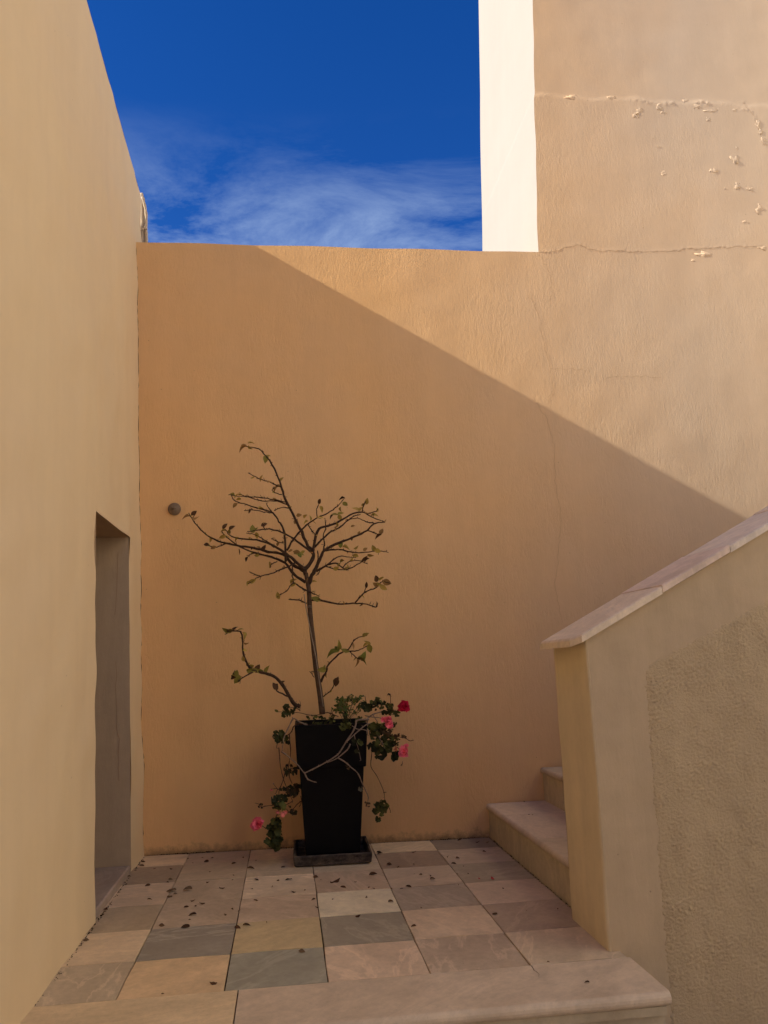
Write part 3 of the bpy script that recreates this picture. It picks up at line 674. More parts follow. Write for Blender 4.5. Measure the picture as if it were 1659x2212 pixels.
# ------------------------------------------------------------------ planter and its saucer
PC = Vector((.287, 5.520, 0)); PR = rad(-1.0)
def sq(h, z, c=PC, rot=PR, hy=None):
    hy = hy or h; ca, sa = math.cos(rot), math.sin(rot)
    return [(c.x+x*ca-y*sa, c.y+x*sa+y*ca, z) for x, y in ((-h, -hy), (h, -hy), (h, hy), (-h, hy))]
def loft(rings, close=True):
    """square rings with small bevelled corners"""
    mb = MB(); out = []
    for rg in rings:
        pts = []
        for i in range(4):
            p = Vector(rg[i]); a = Vector(rg[i-1]); b = Vector(rg[(i+1) % 4]); pts += [p+(a-p).normalized()*.007, p+((a-p).normalized()+(b-p).normalized())*.0022, p+(b-p).normalized()*.007]
        out.append(pts)
    n = len(out[0]); mb.add([v for r in out for v in r], [(i*n+k, i*n+(k+1) % n, (i+1)*n+(k+1) % n, (i+1)*n+k) for i in range(len(out)-1) for k in range(n)]+([tuple(reversed(range(n))), tuple((len(out)-1)*n+k for k in range(n))] if close else []))
    return mb
pot = empty('planter', PC, 'tall black square tapered planter standing in its saucer against the ochre wall', 'planter')
loft([sq(.165, .035), sq(.172, .06), sq(.194, .40), sq(.206, .585)]).build('body', M['black'], pot)
loft([sq(.216, .578), sq(.2195, .584), sq(.233, .835), sq(.233, .845), sq(.228, .850), sq(.214, .850), sq(.210, .845), sq(.205, .79)], False).build('rim', M['black'], pot)
sb = MB(); g_ = 14; ca, sa = math.cos(PR), math.sin(PR); rs = random.Random(5)
pts = [[(PC.x+x*ca-y*sa, PC.y+x*sa+y*ca, .815+.02*mnoise.noise(Vector((x*12, y*12, 0)))+rs.uniform(-.006, .006)) for y in np.linspace(-.207, .207, g_+1)] for x in np.linspace(-.207, .207, g_+1)]
sb.add([p for r in pts for p in r], [(i*(g_+1)+j, (i+1)*(g_+1)+j, (i+1)*(g_+1)+j+1, i*(g_+1)+j+1) for i in range(g_) for j in range(g_)]); sb.build('soil', M['soil'], pot, True)
tr = empty('planter_saucer', (PC.x, PC.y-.01, 0), 'worn dark square saucer under the tall black planter', 'saucer')
tc_ = Vector((PC.x-.005, PC.y-.012, 0))
loft([sq(.232, .004, tc_), sq(.240, .012, tc_), sq(.246, .062, tc_), sq(.243, .068, tc_), sq(.232, .068, tc_), sq(.228, .062, tc_), sq(.220, .020, tc_), sq(.12, .018, tc_)]).build('tray', M['tray'], tr)

# ------------------------------------------------------------------ leaf and petal shapes (shared meshes)
def leaf_mesh(name, m, fold, curl, w, wob=0, seed=0):
    r = random.Random(seed); prof = [(0, 0), (.12, .55), (.32, .98), (.55, .95), (.78, .60), (1, 0)]; vs = []; fs = []
    for t, ww in prof:
        z = -curl*t*t+curl*.3*t; h = ww*w*.5; vs += [(t, -h, z+fold*h+r.uniform(-wob, wob)), (t, 0, z), (t, h, z+fold*h+r.uniform(-wob, wob))]
    for i in range(len(prof)-1):
        for k in (0, 1): fs.append((i*3+k, (i+1)*3+k, (i+1)*3+k+1, i*3+k+1))
    me = mesh(name, vs, fs, True); me.materials.append(m); return me
def round_leaf(name, m, cup, lobes, seed):
    r = random.Random(seed); n = 20; vs = [(.0, 0, -.02)]; 
    for rg, rr in ((1, .55), (2, 1.)):
        for k in range(n):
            t = math.pi*(.10+1.8*k/(n-1))-math.pi  # open sinus at the stalk
            q = rr*.5*(1+(.11*math.cos(lobes*t) if rg == 2 else 0)+r.uniform(-.03, .03)); x = .42+q*math.cos(t+0)*1.0; y = q*math.sin(t)*1.06
            vs.append((x, y, cup*rr*rr*.22+(.035*math.sin(t*lobes+1) if rg == 2 else 0)+r.uniform(-.015, .015)))
    fs = [(0, 1+k, 2+k) for k in range(n-1)]+[(1+k, 1+n+k, 2+n+k, 2+k) for k in range(n-1)]
    vs[0] = (.40, 0, -.03); me = mesh(name, vs, fs, True); me.materials.append(m); return me
LV = [leaf_mesh('leaf', M['leaf'], .35, .25, .62, .01, 1), leaf_mesh('leaf', M['leaf'], .7, .5, .55, .02, 2), leaf_mesh('leaf', M['leaf'], .15, -.2, .7, .02, 3), leaf_mesh('leaf', M['leaf'], 1.3, .7, .5, .03, 4)]
GL = [round_leaf('round_leaf', M['leaf'], 1, 5, 1), round_leaf('round_leaf', M['leaf'], -1, 6, 2), round_leaf('round_leaf', M['leaf'], .4, 5, 3)]
HL = [leaf_mesh('leaflet', M['leaf'], .2, .1, .8, .02, 8), leaf_mesh('leaflet', M['leaf'], .4, .3, .7, .03, 9)]
PT = [leaf_mesh('petal', M['petal'], .3, .35, 1.15, .06, 5), leaf_mesh('petal', M['petal'], -.2, .25, 1.05, .08, 6), leaf_mesh('petal', M['petal'], .4, .5, 1.0, .08, 7)]
FL = [leaf_mesh('fallen_leaf', M['dry'], .7, .25, .55, .05, 11), leaf_mesh('fallen_leaf', M['dry'], .35, .4, .62, .07, 12), leaf_mesh('fallen_leaf', M['dry'], 1.2, -.2, .45, .06, 13), leaf_mesh('fallen_leaf', M['dry'], -.5, -.3, .66, .09, 14)]
def orient(pos, d, nrm, size):
    x = Vector(d).normalized(); z = Vector(nrm); z = (z-x*z.dot(x)); z = z.normalized() if z.length > 1e-5 else x.orthogonal(); y = z.cross(x)
    return Matrix(((x.x*size, y.x*size, z.x*size, pos[0]), (x.y*size, y.y*size, z.y*size, pos[1]), (x.z*size, y.z*size, z.z*size, pos[2]), (0, 0, 0, 1)))
def put(name, me, parent, pos, d, nrm, size, col):
    o = link(name, me, None, parent); o.matrix_basis = orient(pos, d, nrm, size); o.color = (*col, 1); return o
RL = random.Random(21)
rv = lambda s=1.: Vector((RL.gauss(0, s), RL.gauss(0, s), RL.gauss(0, s)))

# ------------------------------------------------------------------ the small tree in the planter
tree = empty('potted_tree', (.36, 5.47, .82), 'small sparse tree with thin dark branches growing from the black planter', 'tree')
TY = 5.47
def br3(pts, conv, d0, d1, per=4, y=TY):
    n = len(pts); P = [on_y(*conv(p), y+d0+(d1-d0)*i/(n-1)) for i, p in enumerate(pts)]; return smooth_path(P, per)
SAMPLES = []     # (u, v, point, direction) along the branches, for seating the leaves
def branch(pts, r0, r1, d0=0, d1=0, conv=z1, m='bark', knots=.10, parent=None, name='branch', stubs=True):
    P = br3(pts, conv, d0, d1); n = len(P); mb = MB()
    mm = .00102; R = [mm*(r0+(r1-r0)*i/(n-1))*(1+knots*RL.uniform(-1, 1.6)) for i in range(n)]
    P = [p+np.array((RL.gauss(0, 1), RL.gauss(0, 1), RL.gauss(0, 1)))*.0014*(0 < i < n-1) for i, p in enumerate(P)]
    mb.tube(P, R, 7 if r0 > 8 else 5)
    if stubs:
        L = sum(np.linalg.norm(P[i+1]-P[i]) for i in range(n-1))
        for k in range(int(L/.02)):
            i = RL.randrange(1, n-1) if n > 2 else 0; p = P[i]; t = Vector(P[min(i+1, n-1)]-P[i]).normalized()
            d = (rv()+t*1.2+Vector((0, 0, .5))).normalized(); ln = RL.choice((.006, .009, .012, .018, .028)); q = Vector(p)+d*ln
            mb.tube([p, Vector(p)+d*ln*.5+rv(.001), q], [min(R[i]*.8, .0026), .002, .0015], 4)
    o = mb.build(name, M[m], parent or tree, True)
    for i in range(n):
        SAMPLES.append((P[i], Vector(P[min(i+1, n-1)]-P[max(i-1, 0)]).normalized())); 
    return P
# trunk
tp_ = [(1052, 1800), (1035, 1700), (1010, 1540), (995, 1400), (980, 1270), (970, 1150), (966, 1060), (958, 1000), (945, 935)]
P = [on_y(*z1(p), TY) for p in tp_]; P[0][2] -= .05; P = smooth_path(P, 4); n = len(P); mb = MB()
mb.tube(P, [.0205-.0065*i/(n-1)+.0012*math.sin(i*1.9)*(i % 3 == 0) for i in range(n)], 12); mb.build('trunk', M['trunk'], tree, True)
BR = [([(962, 1010), (985, 950), (1015, 890), (1035, 850), (1070, 785), (1160, 740), (1260, 700), (1340, 660), (1385, 615), (1455, 605)], 15, 3.5, 0, -.12),
 ([(1385, 612), (1335, 600), (1280, 580), (1200, 592)], 4, 2.5, -.12, -.05), ([(1345, 658), (1390, 675), (1430, 687)], 4, 2, -.11, -.14),
 ([(945, 945), (942, 915), (985, 850), (990, 800), (960, 760), (905, 640), (870, 570), (810, 450), (785, 370), (740, 260), (700, 195), (640, 130), (560, 115)], 16, 3, 0, .10),
 ([(990, 800), (1000, 740), (1030, 650), (1090, 630), (1160, 600), (1250, 550), (1310, 540), (1380, 575), (1460, 605)], 11, 2.5, .01, .12),
 ([(1000, 770), (1090, 680), (1160, 640), (1250, 570), (1300, 555)], 8, 3, .02, .02), ([(1310, 540), (1320, 490), (1335, 470)], 4, 2, .08, .08), ([(1335, 552), (1400, 535), (1410, 518)], 4, 2, .09, .05),
 ([(825, 790), (850, 740), (910, 660), (960, 615), (1020, 575), (1090, 545), (1150, 500), (1190, 455)], 8, 2.5, -.04, -.15), ([(1020, 575), (1015, 520), (1030, 490)], 4, 2, -.1, -.1),
 ([(960, 625), (985, 660), (1008, 690)], 4, 3, -.08, -.02),
 ([(815, 860), (810, 720), (800, 650), (770, 600), (730, 545), (640, 515), (560, 490), (490, 470), (460, 430)], 9, 2.5, -.04, .08), ([(725, 545), (690, 540), (600, 525), (545, 530)], 5, 2, .02, -.03),
 ([(730, 548), (700, 505), (690, 480)], 4, 2, .02, .04),
 ([(942, 912), (880, 860), (820, 810), (740, 760), (650, 725), (560, 715), (470, 700), (420, 650)], 12, 2.5, 0, -.13), ([(740, 768), (690, 730), (630, 690), (560, 675)], 5, 2, -.06, -.16),
 ([(800, 740), (760, 730), (720, 712)], 4, 2, -.05, -.1),
 ([(942, 925), (860, 880), (800, 815), (700, 795), (600, 770), (500, 755), (400, 735), (310, 695), (250, 640), (205, 580), (185, 545)], 12, 2, .01, .14), ([(430, 742), (370, 765), (330, 760), (295, 750)], 5, 2, .1, .07),
 ([(205, 585), (225, 560), (235, 540)], 2.5, 1.5, .14, .13),
 ([(942, 995), (870, 945), (810, 870), (720, 830), (620, 805), (520, 765), (430, 700), (400, 665)], 11, 2.5, 0, .05), ([(620, 805), (580, 815), (555, 850)], 4, 2, .03, 0), ([(760, 860), (720, 880), (715, 900)], 4, 2, .02, -.02),
 ([(880, 862), (850, 885), (800, 905), (720, 940), (640, 960), (570, 1005)], 7, 2, -.02, -.17), ([(650, 955), (620, 945), (580, 928)], 4, 2, -.14, -.17),
 ([(975, 795), (890, 730), (830, 690), (740, 655), (680, 650), (620, 660), (565, 665)], 8, 2.5, .01, -.08), ([(680, 650), (668, 630), (672, 615)], 4, 2, -.05, -.05),
 ([(830, 495), (760, 470), (660, 465), (580, 445), (510, 425)], 5, 2, .06, .16), ([(815, 475), (760, 462), (700, 452), (620, 442), (540, 440), (460, 430)], 5, 2, .06, .02),
 ([(840, 515), (790, 510), (740, 530)], 4, 2, .05, .0),
 ([(788, 380), (720, 350), (640, 320), (570, 285)], 5, 2, .07, .01), ([(790, 425), (740, 412), (728, 395), (745, 380)], 4, 2, .07, .03),
 ([(1015, 925), (1070, 890), (1140, 870), (1200, 910), (1260, 890), (1330, 850)], 8, 2.5, 0, -.16), ([(1070, 890), (1150, 910), (1220, 910)], 5, 2.5, -.03, -.05), ([(1090, 875), (1150, 830), (1210, 830), (1270, 835)], 5, 2, -.04, .05), ([(1180, 905), (1230, 860), (1290, 855), (1345, 875)], 4, 2, -.1, -.02),
 ([(1065, 790), (1120, 783), (1180, 785), (1250, 800), (1330, 800), (1420, 790), (1480, 802)], 7, 2, -.03, .1), ([(1060, 790), (1066, 740), (1058, 690), (1075, 640), (1070, 590)], 6, 2.5, -.03, -.09),
 ([(1015, 890), (1025, 830), (1020, 790)], 6, 3, 0, .05), ([(1040, 900), (1030, 935), (1010, 950)], 4, 2, 0, -.05),
 ([(985, 1108), (1060, 1115), (1150, 1135), (1250, 1130), (1340, 1135), (1400, 1155), (1410, 1130)], 8, 2.5, -.01, -.13), ([(1265, 1127), (1330, 1060), (1400, 1030), (1440, 990), (1490, 1000)], 6, 2, -.09, -.2), ([(1310, 1080), (1330, 1045), (1340, 1015)], 4, 2, -.12, -.1),
 ([(950, 1132), (900, 1112), (835, 1105)], 6, 4, 0, -.06), ([(965, 1055), (900, 1020), (865, 1000), (820, 1050), (760, 1090)], 6, 2, -.01, -.1), ([(865, 1000), (858, 940), (860, 880)], 5, 4, -.05, -.02), ([(962, 1055), (1000, 1070), (1030, 1082)], 5, 2, -.02, -.05), ([(905, 1025), (935, 1045), (985, 1058)], 4, 2, -.03, -.04),
 ([(1042, 1640), (1060, 1600), (1080, 1570), (1090, 1530), (1160, 1460), (1220, 1430), (1270, 1360), (1340, 1340)], 9, 2.5, 0, -.09), ([(1215, 1440), (1260, 1440), (1300, 1430), (1350, 1400)], 5, 2, -.06, -.12), ([(1230, 1442), (1280, 1490), (1315, 1492)], 4, 2, -.06, -.03),
 ([(1060, 1735), (1110, 1690), (1140, 1630)], 4, 2, -.01, -.07), ([(1022, 1575), (1000, 1572), (975, 1575)], 5, 2.5, -.01, -.06), ([(1000, 1610), (985, 1592), (975, 1575)], 3, 2, -.03, -.06),
 ([(905, 1800), (870, 1783), (830, 1720), (780, 1640), (720, 1595), (640, 1575), (590, 1555), (555, 1500), (540, 1440), (530, 1340), (510, 1310), (430, 1310)], 15, 3, -.05, -.16), ([(600, 1577), (540, 1610), (505, 1640)], 6, 3, -.13, -.18), ([(830, 1735), (760, 1700), (735, 1660)], 6, 2.5, -.08, -.15)]
SEGS = []
for pts, r0, r1, d0, d1 in BR: SEGS.append(branch(pts, r0*.92, max(r1, 2.6), d0, d1))
SU = [(lambda q: (PW/2+PF*(RT@q)/(FW@q), PH/2-PF*(UP@q)/(FW@q)))(np.array(s[0])-EYE) for s in SAMPLES]
SU = np.array(SU)
OLV = [(.36, .25, .055), (.30, .22, .05), (.42, .28, .07), (.21, .18, .038), (.28, .16, .055), (.08, .04, .018), (.17, .18, .035)]
GRN = [(.06, .075, .02), (.075, .09, .022), (.05, .062, .018)]
def seat(p, conv=z1, samples=SU):
    u, v = conv(p); i = int(np.argmin((samples[:, 0]-u)**2+(samples[:, 1]-v)**2)); return SAMPLES[i], (u, v), i
# leaves seen in the photo: (x, y, length px in z1, screen angle or None, palette)
TL = [(535, 122, 58, 195, 4), (590, 90, 40, 20, 0), (585, 122, 34, 300, 1), (685, 195, 52, 265, 3), (703, 178, 30, 40, 0), (785, 328, 34, 60, 0), (655, 320, 42, 80, 2), (600, 318, 26, 200, 1), (708, 345, 26, 30, 4), (760, 375, 42, 170, 4), (745, 395, 30, 230, 4),
 (462, 425, 46, 160, 3), (495, 432, 40, 70, 2), (520, 428, 30, 10, 2), (485, 495, 36, 230, 4), (510, 455, 32, 190, 0), (655, 515, 38, 20, 0), (582, 535, 30, 260, 5), (745, 458, 34, 20, 4), (812, 445, 26, 50, 4), (840, 508, 26, 10, 0),
 (165, 570, 52, 185, 4), (227, 578, 40, 340, 4), (220, 545, 40, 35, 5), (325, 722, 34, 280, 2), (300, 750, 30, 190, 5), (345, 770, 36, 200, 4), (408, 660, 34, 170, 0), (420, 630, 40, 50, 5), (405, 700, 44, 200, 2), (450, 668, 32, 260, 1), (465, 640, 38, 40, 5), (495, 715, 34, 200, 0), (440, 700, 30, 20, 2),
 (600, 650, 48, 100, 3), (620, 655, 40, 60, 3), (628, 690, 36, 280, 0), (675, 620, 40, 30, 5), (632, 818, 36, 10, 0), (512, 797, 40, 260, 5), (670, 770, 44, 40, 5), (640, 768, 26, 150, 4), (714, 880, 40, 270, 1), (560, 845, 30, 240, 5), (765, 745, 30, 60, 4),
 (600, 985, 46, 10, 0), (570, 1000, 30, 230, 0), (795, 900, 34, 250, 4), (765, 1080, 42, 110, 0), (862, 985, 44, 60, 0), (865, 1010, 34, 230, 0), (900, 810, 60, 0, 3), (885, 800, 40, 170, 4), (905, 822, 34, 300, 6), (845, 790, 26, 200, 4), (925, 797, 26, 30, 1),
 (880, 600, 34, 60, 4), (900, 560, 34, 10, 4), (942, 565, 36, 60, 0), (975, 580, 30, 80, 1), (945, 605, 30, 200, 0), (1045, 520, 40, 300, 0), (1035, 470, 36, 60, 5), (1040, 575, 42, 0, 2), (1000, 605, 30, 330, 0), (1180, 450, 36, 170, 5), (1200, 488, 38, 320, 3), (1170, 522, 30, 260, 1), (1170, 548, 40, 20, 3), (1130, 555, 40, 170, 3), (1165, 575, 36, 300, 0), (1110, 570, 26, 220, 5),
 (1270, 520, 52, 150, 2), (1300, 520, 38, 60, 0), (1340, 470, 40, 80, 0), (1318, 492, 26, 20, 1), (1408, 525, 36, 100, 0), (1390, 560, 40, 10, 0), (1460, 600, 30, 80, 4), (1145, 618, 38, 80, 0), (1140, 645, 28, 230, 4), (1415, 695, 44, 200, 5), (1435, 665, 42, 75, 4),
 (1172, 748, 44, 85, 6), (1205, 768, 44, 0, 0), (1270, 770, 32, 20, 0), (1385, 775, 44, 120, 1), (1410, 790, 40, 340, 0), (1330, 780, 30, 30, 4), (1365, 820, 40, 340, 2), (1265, 822, 42, 160, 0), (1330, 840, 56, 60, 5), (1335, 850, 40, 200, 5), (1180, 855, 34, 40, 1), (1215, 890, 36, 100, 2), (1205, 905, 30, 220, 0), (1140, 905, 34, 20, 0), (1160, 880, 28, 70, 0), (1240, 848, 30, 40, 1), (1305, 855, 30, 210, 4),
 (1400, 970, 44, 110, 5), (1430, 968, 36, 30, 0), (1470, 995, 52, 345, 4), (1445, 1030, 50, 325, 0), (1398, 1010, 38, 150, 4), (1420, 1005, 32, 330, 1), (1340, 1012, 36, 80, 5), (1315, 1085, 26, 340, 0), (1405, 1140, 40, 75, 0), (1190, 1128, 26, 80, 4), (1305, 1137, 26, 250, 5), (1010, 1105, 56, 170, 3), (1025, 1110, 34, 30, 3), (975, 985, 34, 70, 1), (1000, 990, 26, 20, 0), (955, 980, 26, 110, 4), (815, 710, 26, 60, 4), (735, 710, 24, 30, 4),
 (430, 1305, 50, 170, 3), (455, 1312, 46, 200, 1), (435, 1322, 40, 250, 5), (485, 1295, 40, 60, 5), (520, 1300, 40, 20, 3), (545, 1340, 44, 300, 1), (560, 1390, 30, 340, 4), (550, 1435, 26, 350, 0), (540, 1490, 34, 100, 2), (570, 1525, 26, 40, 0), (595, 1565, 60, 0, 3), (590, 1540, 36, 20, 0), (630, 1550, 44, 60, 5), (650, 1570, 46, 330, 3), (692, 1560, 46, 80, 3), (490, 1590, 50, 70, 3), (500, 1625, 56, 240, 3), (470, 1610, 44, 180, 5), (480, 1580, 30, 110, 5),
 (745, 1670, 46, 130, 5), (755, 1672, 40, 250, 5), (795, 1640, 24, 30, 5), (1160, 1405, 50, 80, 3), (1115, 1455, 66, 190, 6), (1145, 1425, 44, 120, 6), (1200, 1440, 50, 170, 3), (1250, 1405, 40, 310, 4), (1330, 1335, 40, 40, 1), (1345, 1390, 40, 120, 0), (1330, 1400, 30, 200, 0), (1358, 1425, 52, 290, 3), (1318, 1475, 56, 70, 6), (1310, 1495, 60, 350, 3), (1278, 1515, 50, 275, 4), (1265, 1490, 30, 200, 3), (1050, 1562, 50, 175, 3), (1075, 1595, 30, 260, 1), (1065, 1545, 26, 80, 3), (1095, 1510, 26, 150, 4), (1142, 1640, 50, 265, 5), (1150, 1620, 30, 60, 5), (1250, 630, 24, 20, 4), (1240, 712, 24, 280, 5), (1290, 675, 24, 60, 4)]
FACE = Vector(-FW)
def scr_dir(a): a = rad(a); return Vector(RT*math.cos(a)+UP*math.sin(a))
for x, y, ln, ang, pal in TL:
    (bp, bt), (u, v), i = seat((x, y)); depth = float(bp[1]); q = Vector(on_y(u, v, depth+RL.uniform(-.012, .012)))
    d = scr_dir(ang)+FACE*RL.uniform(-.5, .5); size = ln/3./328.*1.22; c = OLV[pal]; k = RL.uniform(.75, 1.25)
    st = q-d.normalized()*size*.5
    nrm = FACE*RL.uniform(.25, 1)+Vector((0, 0, RL.uniform(-.2, 1)))+rv(.4)
    put('leaf', LV[RL.randrange(4)], tree, st, d, nrm, size, tuple(a*k for a in c))
for k in range(110):     # buds and tiny leaves along the twigs
    i = RL.randrange(len(SAMPLES)); bp, bt = SAMPLES[i]; d = (rv()+bt*.8+Vector((0, 0, .7))).normalized(); c = OLV[RL.choice((0, 1, 2, 4, 5, 5))]
    put('leaf', LV[RL.randrange(4)], tree, Vector(bp), d, FACE+rv(.7), RL.uniform(.010, .020), tuple(a*RL.uniform(.6, 1.1) for a in c))
cane = empty('support_cane', on_y(*z1((1045, 1760)), TY-.022), 'thin pale cane leaning along the tree trunk as a stake', 'cane')
P = [on_y(*z1(p), TY-.021) for p in [(934, 1072), (943, 1140), (958, 1220), (985, 1360), (1010, 1480), (1030, 1620), (1058, 1800)]]; mb = MB(); mb.tube(smooth_path(P, 3), [.0035]*19, 6); mb.build('stake', M['cane'], cane, True)
mb = MB()
for yy in (1150, 1158):
    c_ = on_y(*z1((968, yy)), TY); mb.tube([c_+np.array((.020*math.cos(t), -.004+.024*math.sin(t), .002*math.sin(3*t))) for t in np.linspace(0, 6.2, 16)], .0014, 4)
mb.build('tie', M['cane'], cane, True)

# ------------------------------------------------------------------ trailing geraniums and the herb
def stem(parent, pts, conv, r, y0, y1, m, knots=.18, r1=None):
    n = len(pts); P = smooth_path([on_y(*conv(p), y0+(y1-y0)*i/max(1, n-1)) for i, p in enumerate(pts)], 4); mb = MB(); n = len(P)
    R = [(r+((r1 or r*.6)-r)*i/(n-1))*(1+knots*RL.uniform(-1, 1.5)) for i in range(n)]
    mb.tube(P, R, 6)
    for k in range(max(1, n//4)):
        i = RL.randrange(n); d = (rv()+Vector((0, 0, .3))).normalized(); mb.tube([P[i], Vector(P[i])+d*RL.uniform(.004, .012)], [R[i]*.8, R[i]*.5], 4)
    mb.build('stem', M[m], parent, True); return P
DKG = [(.036, .042, .014), (.050, .056, .018), (.080, .085, .024), (.026, .028, .013), (.055, .036, .016)]
def gleaf(parent, p, conv, sc, r, y, cols, spread=1.): 
    """one round leaf about r px (in conv units) across, at depth y"""
    q = Vector(on_y(*conv(p), y)); size = r*2*sc/328.*.92; d = (scr_dir(RL.uniform(0, 360))+FACE*RL.uniform(-.5, .5)); c = RL.choice(cols); k = RL.uniform(.55, 1.55)
    put('leaf', RL.choice(GL), parent, q-d.normalized()*size*.42, d, FACE+rv(.55*spread)+Vector((0, 0, .35)), size, tuple(a*k for a in c))
def cluster(parent, cx, cy, rx, ry, n, conv, sc, r, y, cols, dy=.05):
    for k in range(int(n*2.0)):
        a = RL.uniform(0, 6.283); q = math.sqrt(RL.random()); gleaf(parent, (cx+rx*q*math.cos(a), cy+ry*q*math.sin(a)), conv, sc, r*RL.uniform(.42, 1.0), y+RL.uniform(-dy, dy), cols)
def flower(parent, p, conv, sc, r, y, col, n=13, droop=False, aspect=1.):
    if not droop: n = int(n*1.7)
    q = Vector(on_y(*conv(p), y)); R = r*sc/328.; mb = MB()
    mb.tube([q-Vector((0, -.01, 0)), q+FACE*.004], [R*.16, R*.12], 6); f = mb.build('flower', M['stembrown'], parent); f.location = (0, 0, 0)
    for k in range(n):
        if droop: d = scr_dir(RL.uniform(225, 325))+FACE*RL.uniform(-.3, .6)
        else: d = scr_dir(360*k*.618+RL.uniform(-20, 20))*(.5+.6*(k%3)/2)+FACE*(1.1-.5*(k%3))+rv(.12)
        L = R*RL.uniform(.72, .98); k2 = RL.uniform(.75, 1.2)
        put('petal', RL.choice(PT), f, q+rv(R*.10), d, FACE*.9+rv(.35), L*(.75 if droop else 1), tuple(min(1, a*k2) for a in col))
PINK, CORAL, CRIM = (.93, .19, .25), (.85, .25, .22), (.55, .015, .055)
gl = empty('geranium', (.12, 5.36, .83), 'straggly pink geranium trailing down the left side of the black planter', 'plant')
YL = 5.40
for pts, r, y0, y1, m in [([(1400, 360), (1330, 325), (1290, 310), (1210, 270), (1150, 400), (1100, 500), (1082, 600), (1072, 690)], .0042, 5.33, 5.24, 'stemgrey'), ([(1215, 275), (1180, 330), (1130, 420), (1090, 520)], .003, 5.28, 5.27, 'stemgrey'), ([(1210, 270), (1205, 250)], .0035, 5.28, 5.28, 'stemgrey'),
  ([(1400, 345), (1290, 335), (1220, 370), (1200, 420), (1160, 470), (1040, 530)], .0045, 5.34, 5.33, 'stembrown'), ([(1165, 465), (1170, 560), (1182, 690), (1168, 800), (1155, 870), (1150, 930)], .0035, 5.33, 5.36, 'stembrown'),
  ([(1060, 690), (1120, 730), (1180, 780), (1270, 860), (1330, 935), (1362, 975)], .0045, 5.24, 5.22, 'stemgrey'),
  ([(1030, 640), (1040, 750), (1050, 880), (1090, 1050), (1130, 1150), (1160, 1220), (1210, 1330)], .003, 5.34, 5.37, 'stembrown'), ([(1110, 960), (1080, 1070), (1045, 1160), (1030, 1220), (1040, 1330)], .003, 5.36, 5.38, 'stembrown'),
  ([(1160, 940), (1170, 1030), (1200, 1100)], .004, 5.36, 5.38, 'stembrown'), ([(1200, 1330), (1130, 1368), (1040, 1375), (940, 1380), (860, 1390), (810, 1402), (790, 1370), (725, 1350)], .0028, 5.38, 5.34, 'stembrown'), ([(1320, 1325), (1260, 1370), (1210, 1430), (1130, 1480), (1010, 1505)], .003, 5.40, 5.38, 'stembrown'), ([(1130, 1430), (1165, 1470), (1230, 1440)], .0025, 5.38, 5.38, 'stembrown'), ([(1310, 1260), (1320, 1330), (1290, 1400)], .0025, 5.4, 5.4, 'stembrown'),
  ([(1040, 1330), (1030, 1450), (985, 1550), (970, 1700), (960, 1850)], .004, 5.38, 5.42, 'stembrown'), ([(870, 1680), (835, 1655), (790, 1630)], .0025, 5.40, 5.38, 'stembrown'), ([(1035, 1180), (1000, 1165), (950, 1170)], .0025, 5.37, 5.36, 'stembrown'), ([(1010, 1170), (980, 1130), (962, 1105)], .002, 5.37, 5.36, 'stembrown'), ([(1110, 1165), (1040, 1168)], .003, 5.38, 5.37, 'stembrown'), ([(1015, 1170), (990, 1230)], .002, 5.37, 5.36, 'stembrown'), ([(1010, 590), (1000, 640), (1020, 650)], .002, 5.32, 5.32, 'stembrown')]:
    stem(gl, pts, za, r, y0, y1, m)
AS = .16872
cluster(gl, 1050, 495, 75, 60, 9, za, AS, 48, 5.31, DKG[:3], .03); gleaf(gl, (990, 448), za, AS, 34, 5.31, DKG[:2]); gleaf(gl, (1150, 560), za, AS, 40, 5.32, DKG[3:])
cluster(gl, 1180, 920, 75, 60, 8, za, AS, 46, 5.36, DKG[3:], .03); cluster(gl, 1205, 1190, 85, 85, 12, za, AS, 46, 5.39, DKG[3:], .03); cluster(gl, 1080, 1180, 40, 35, 4, za, AS, 28, 5.38, DKG[3:], .02)
cluster(gl, 1035, 1330, 85, 85, 13, za, AS, 48, 5.37, DKG[:4], .04); gleaf(gl, (1055, 1395), za, AS, 66, 5.33, [DKG[2]])
for cy, rx, n in ((1560, 50, 5), (1640, 80, 9), (1730, 100, 12), (1830, 95, 11), (1880, 80, 9)): cluster(gl, 975, cy, rx, 45, n, za, AS, 48, 5.41, DKG[:3], .05)
cluster(gl, 795, 1385, 24, 30, 5, za, AS, 18, 5.35, DKG[3:], .01); cluster(gl, 1220, 1465, 35, 30, 5, za, AS, 26, 5.39, DKG[3:], .02); gleaf(gl, (1165, 1400), za, AS, 22, 5.39, DKG[4:])
flower(gl, (755, 1612), za, AS, 98, 5.36, PINK, 16); flower(gl, (1085, 1470), za, AS, 85, 5.34, CORAL, 8, True); flower(gl, (1010, 1455), za, AS, 45, 5.35, CORAL, 3, True); flower(gl, (938, 1175), za, AS, 42, 5.36, CORAL, 5, True); flower(gl, (985, 1225), za, AS, 20, 5.36, (.5, .25, .15), 3, True); flower(gl, (962, 1100), za, AS, 16, 5.36, (.55, .35, .25), 3)
g2 = empty('geranium', (.44, 5.4, .83), 'leafy geranium with crimson and pink blooms spilling over the right of the black planter', 'plant')
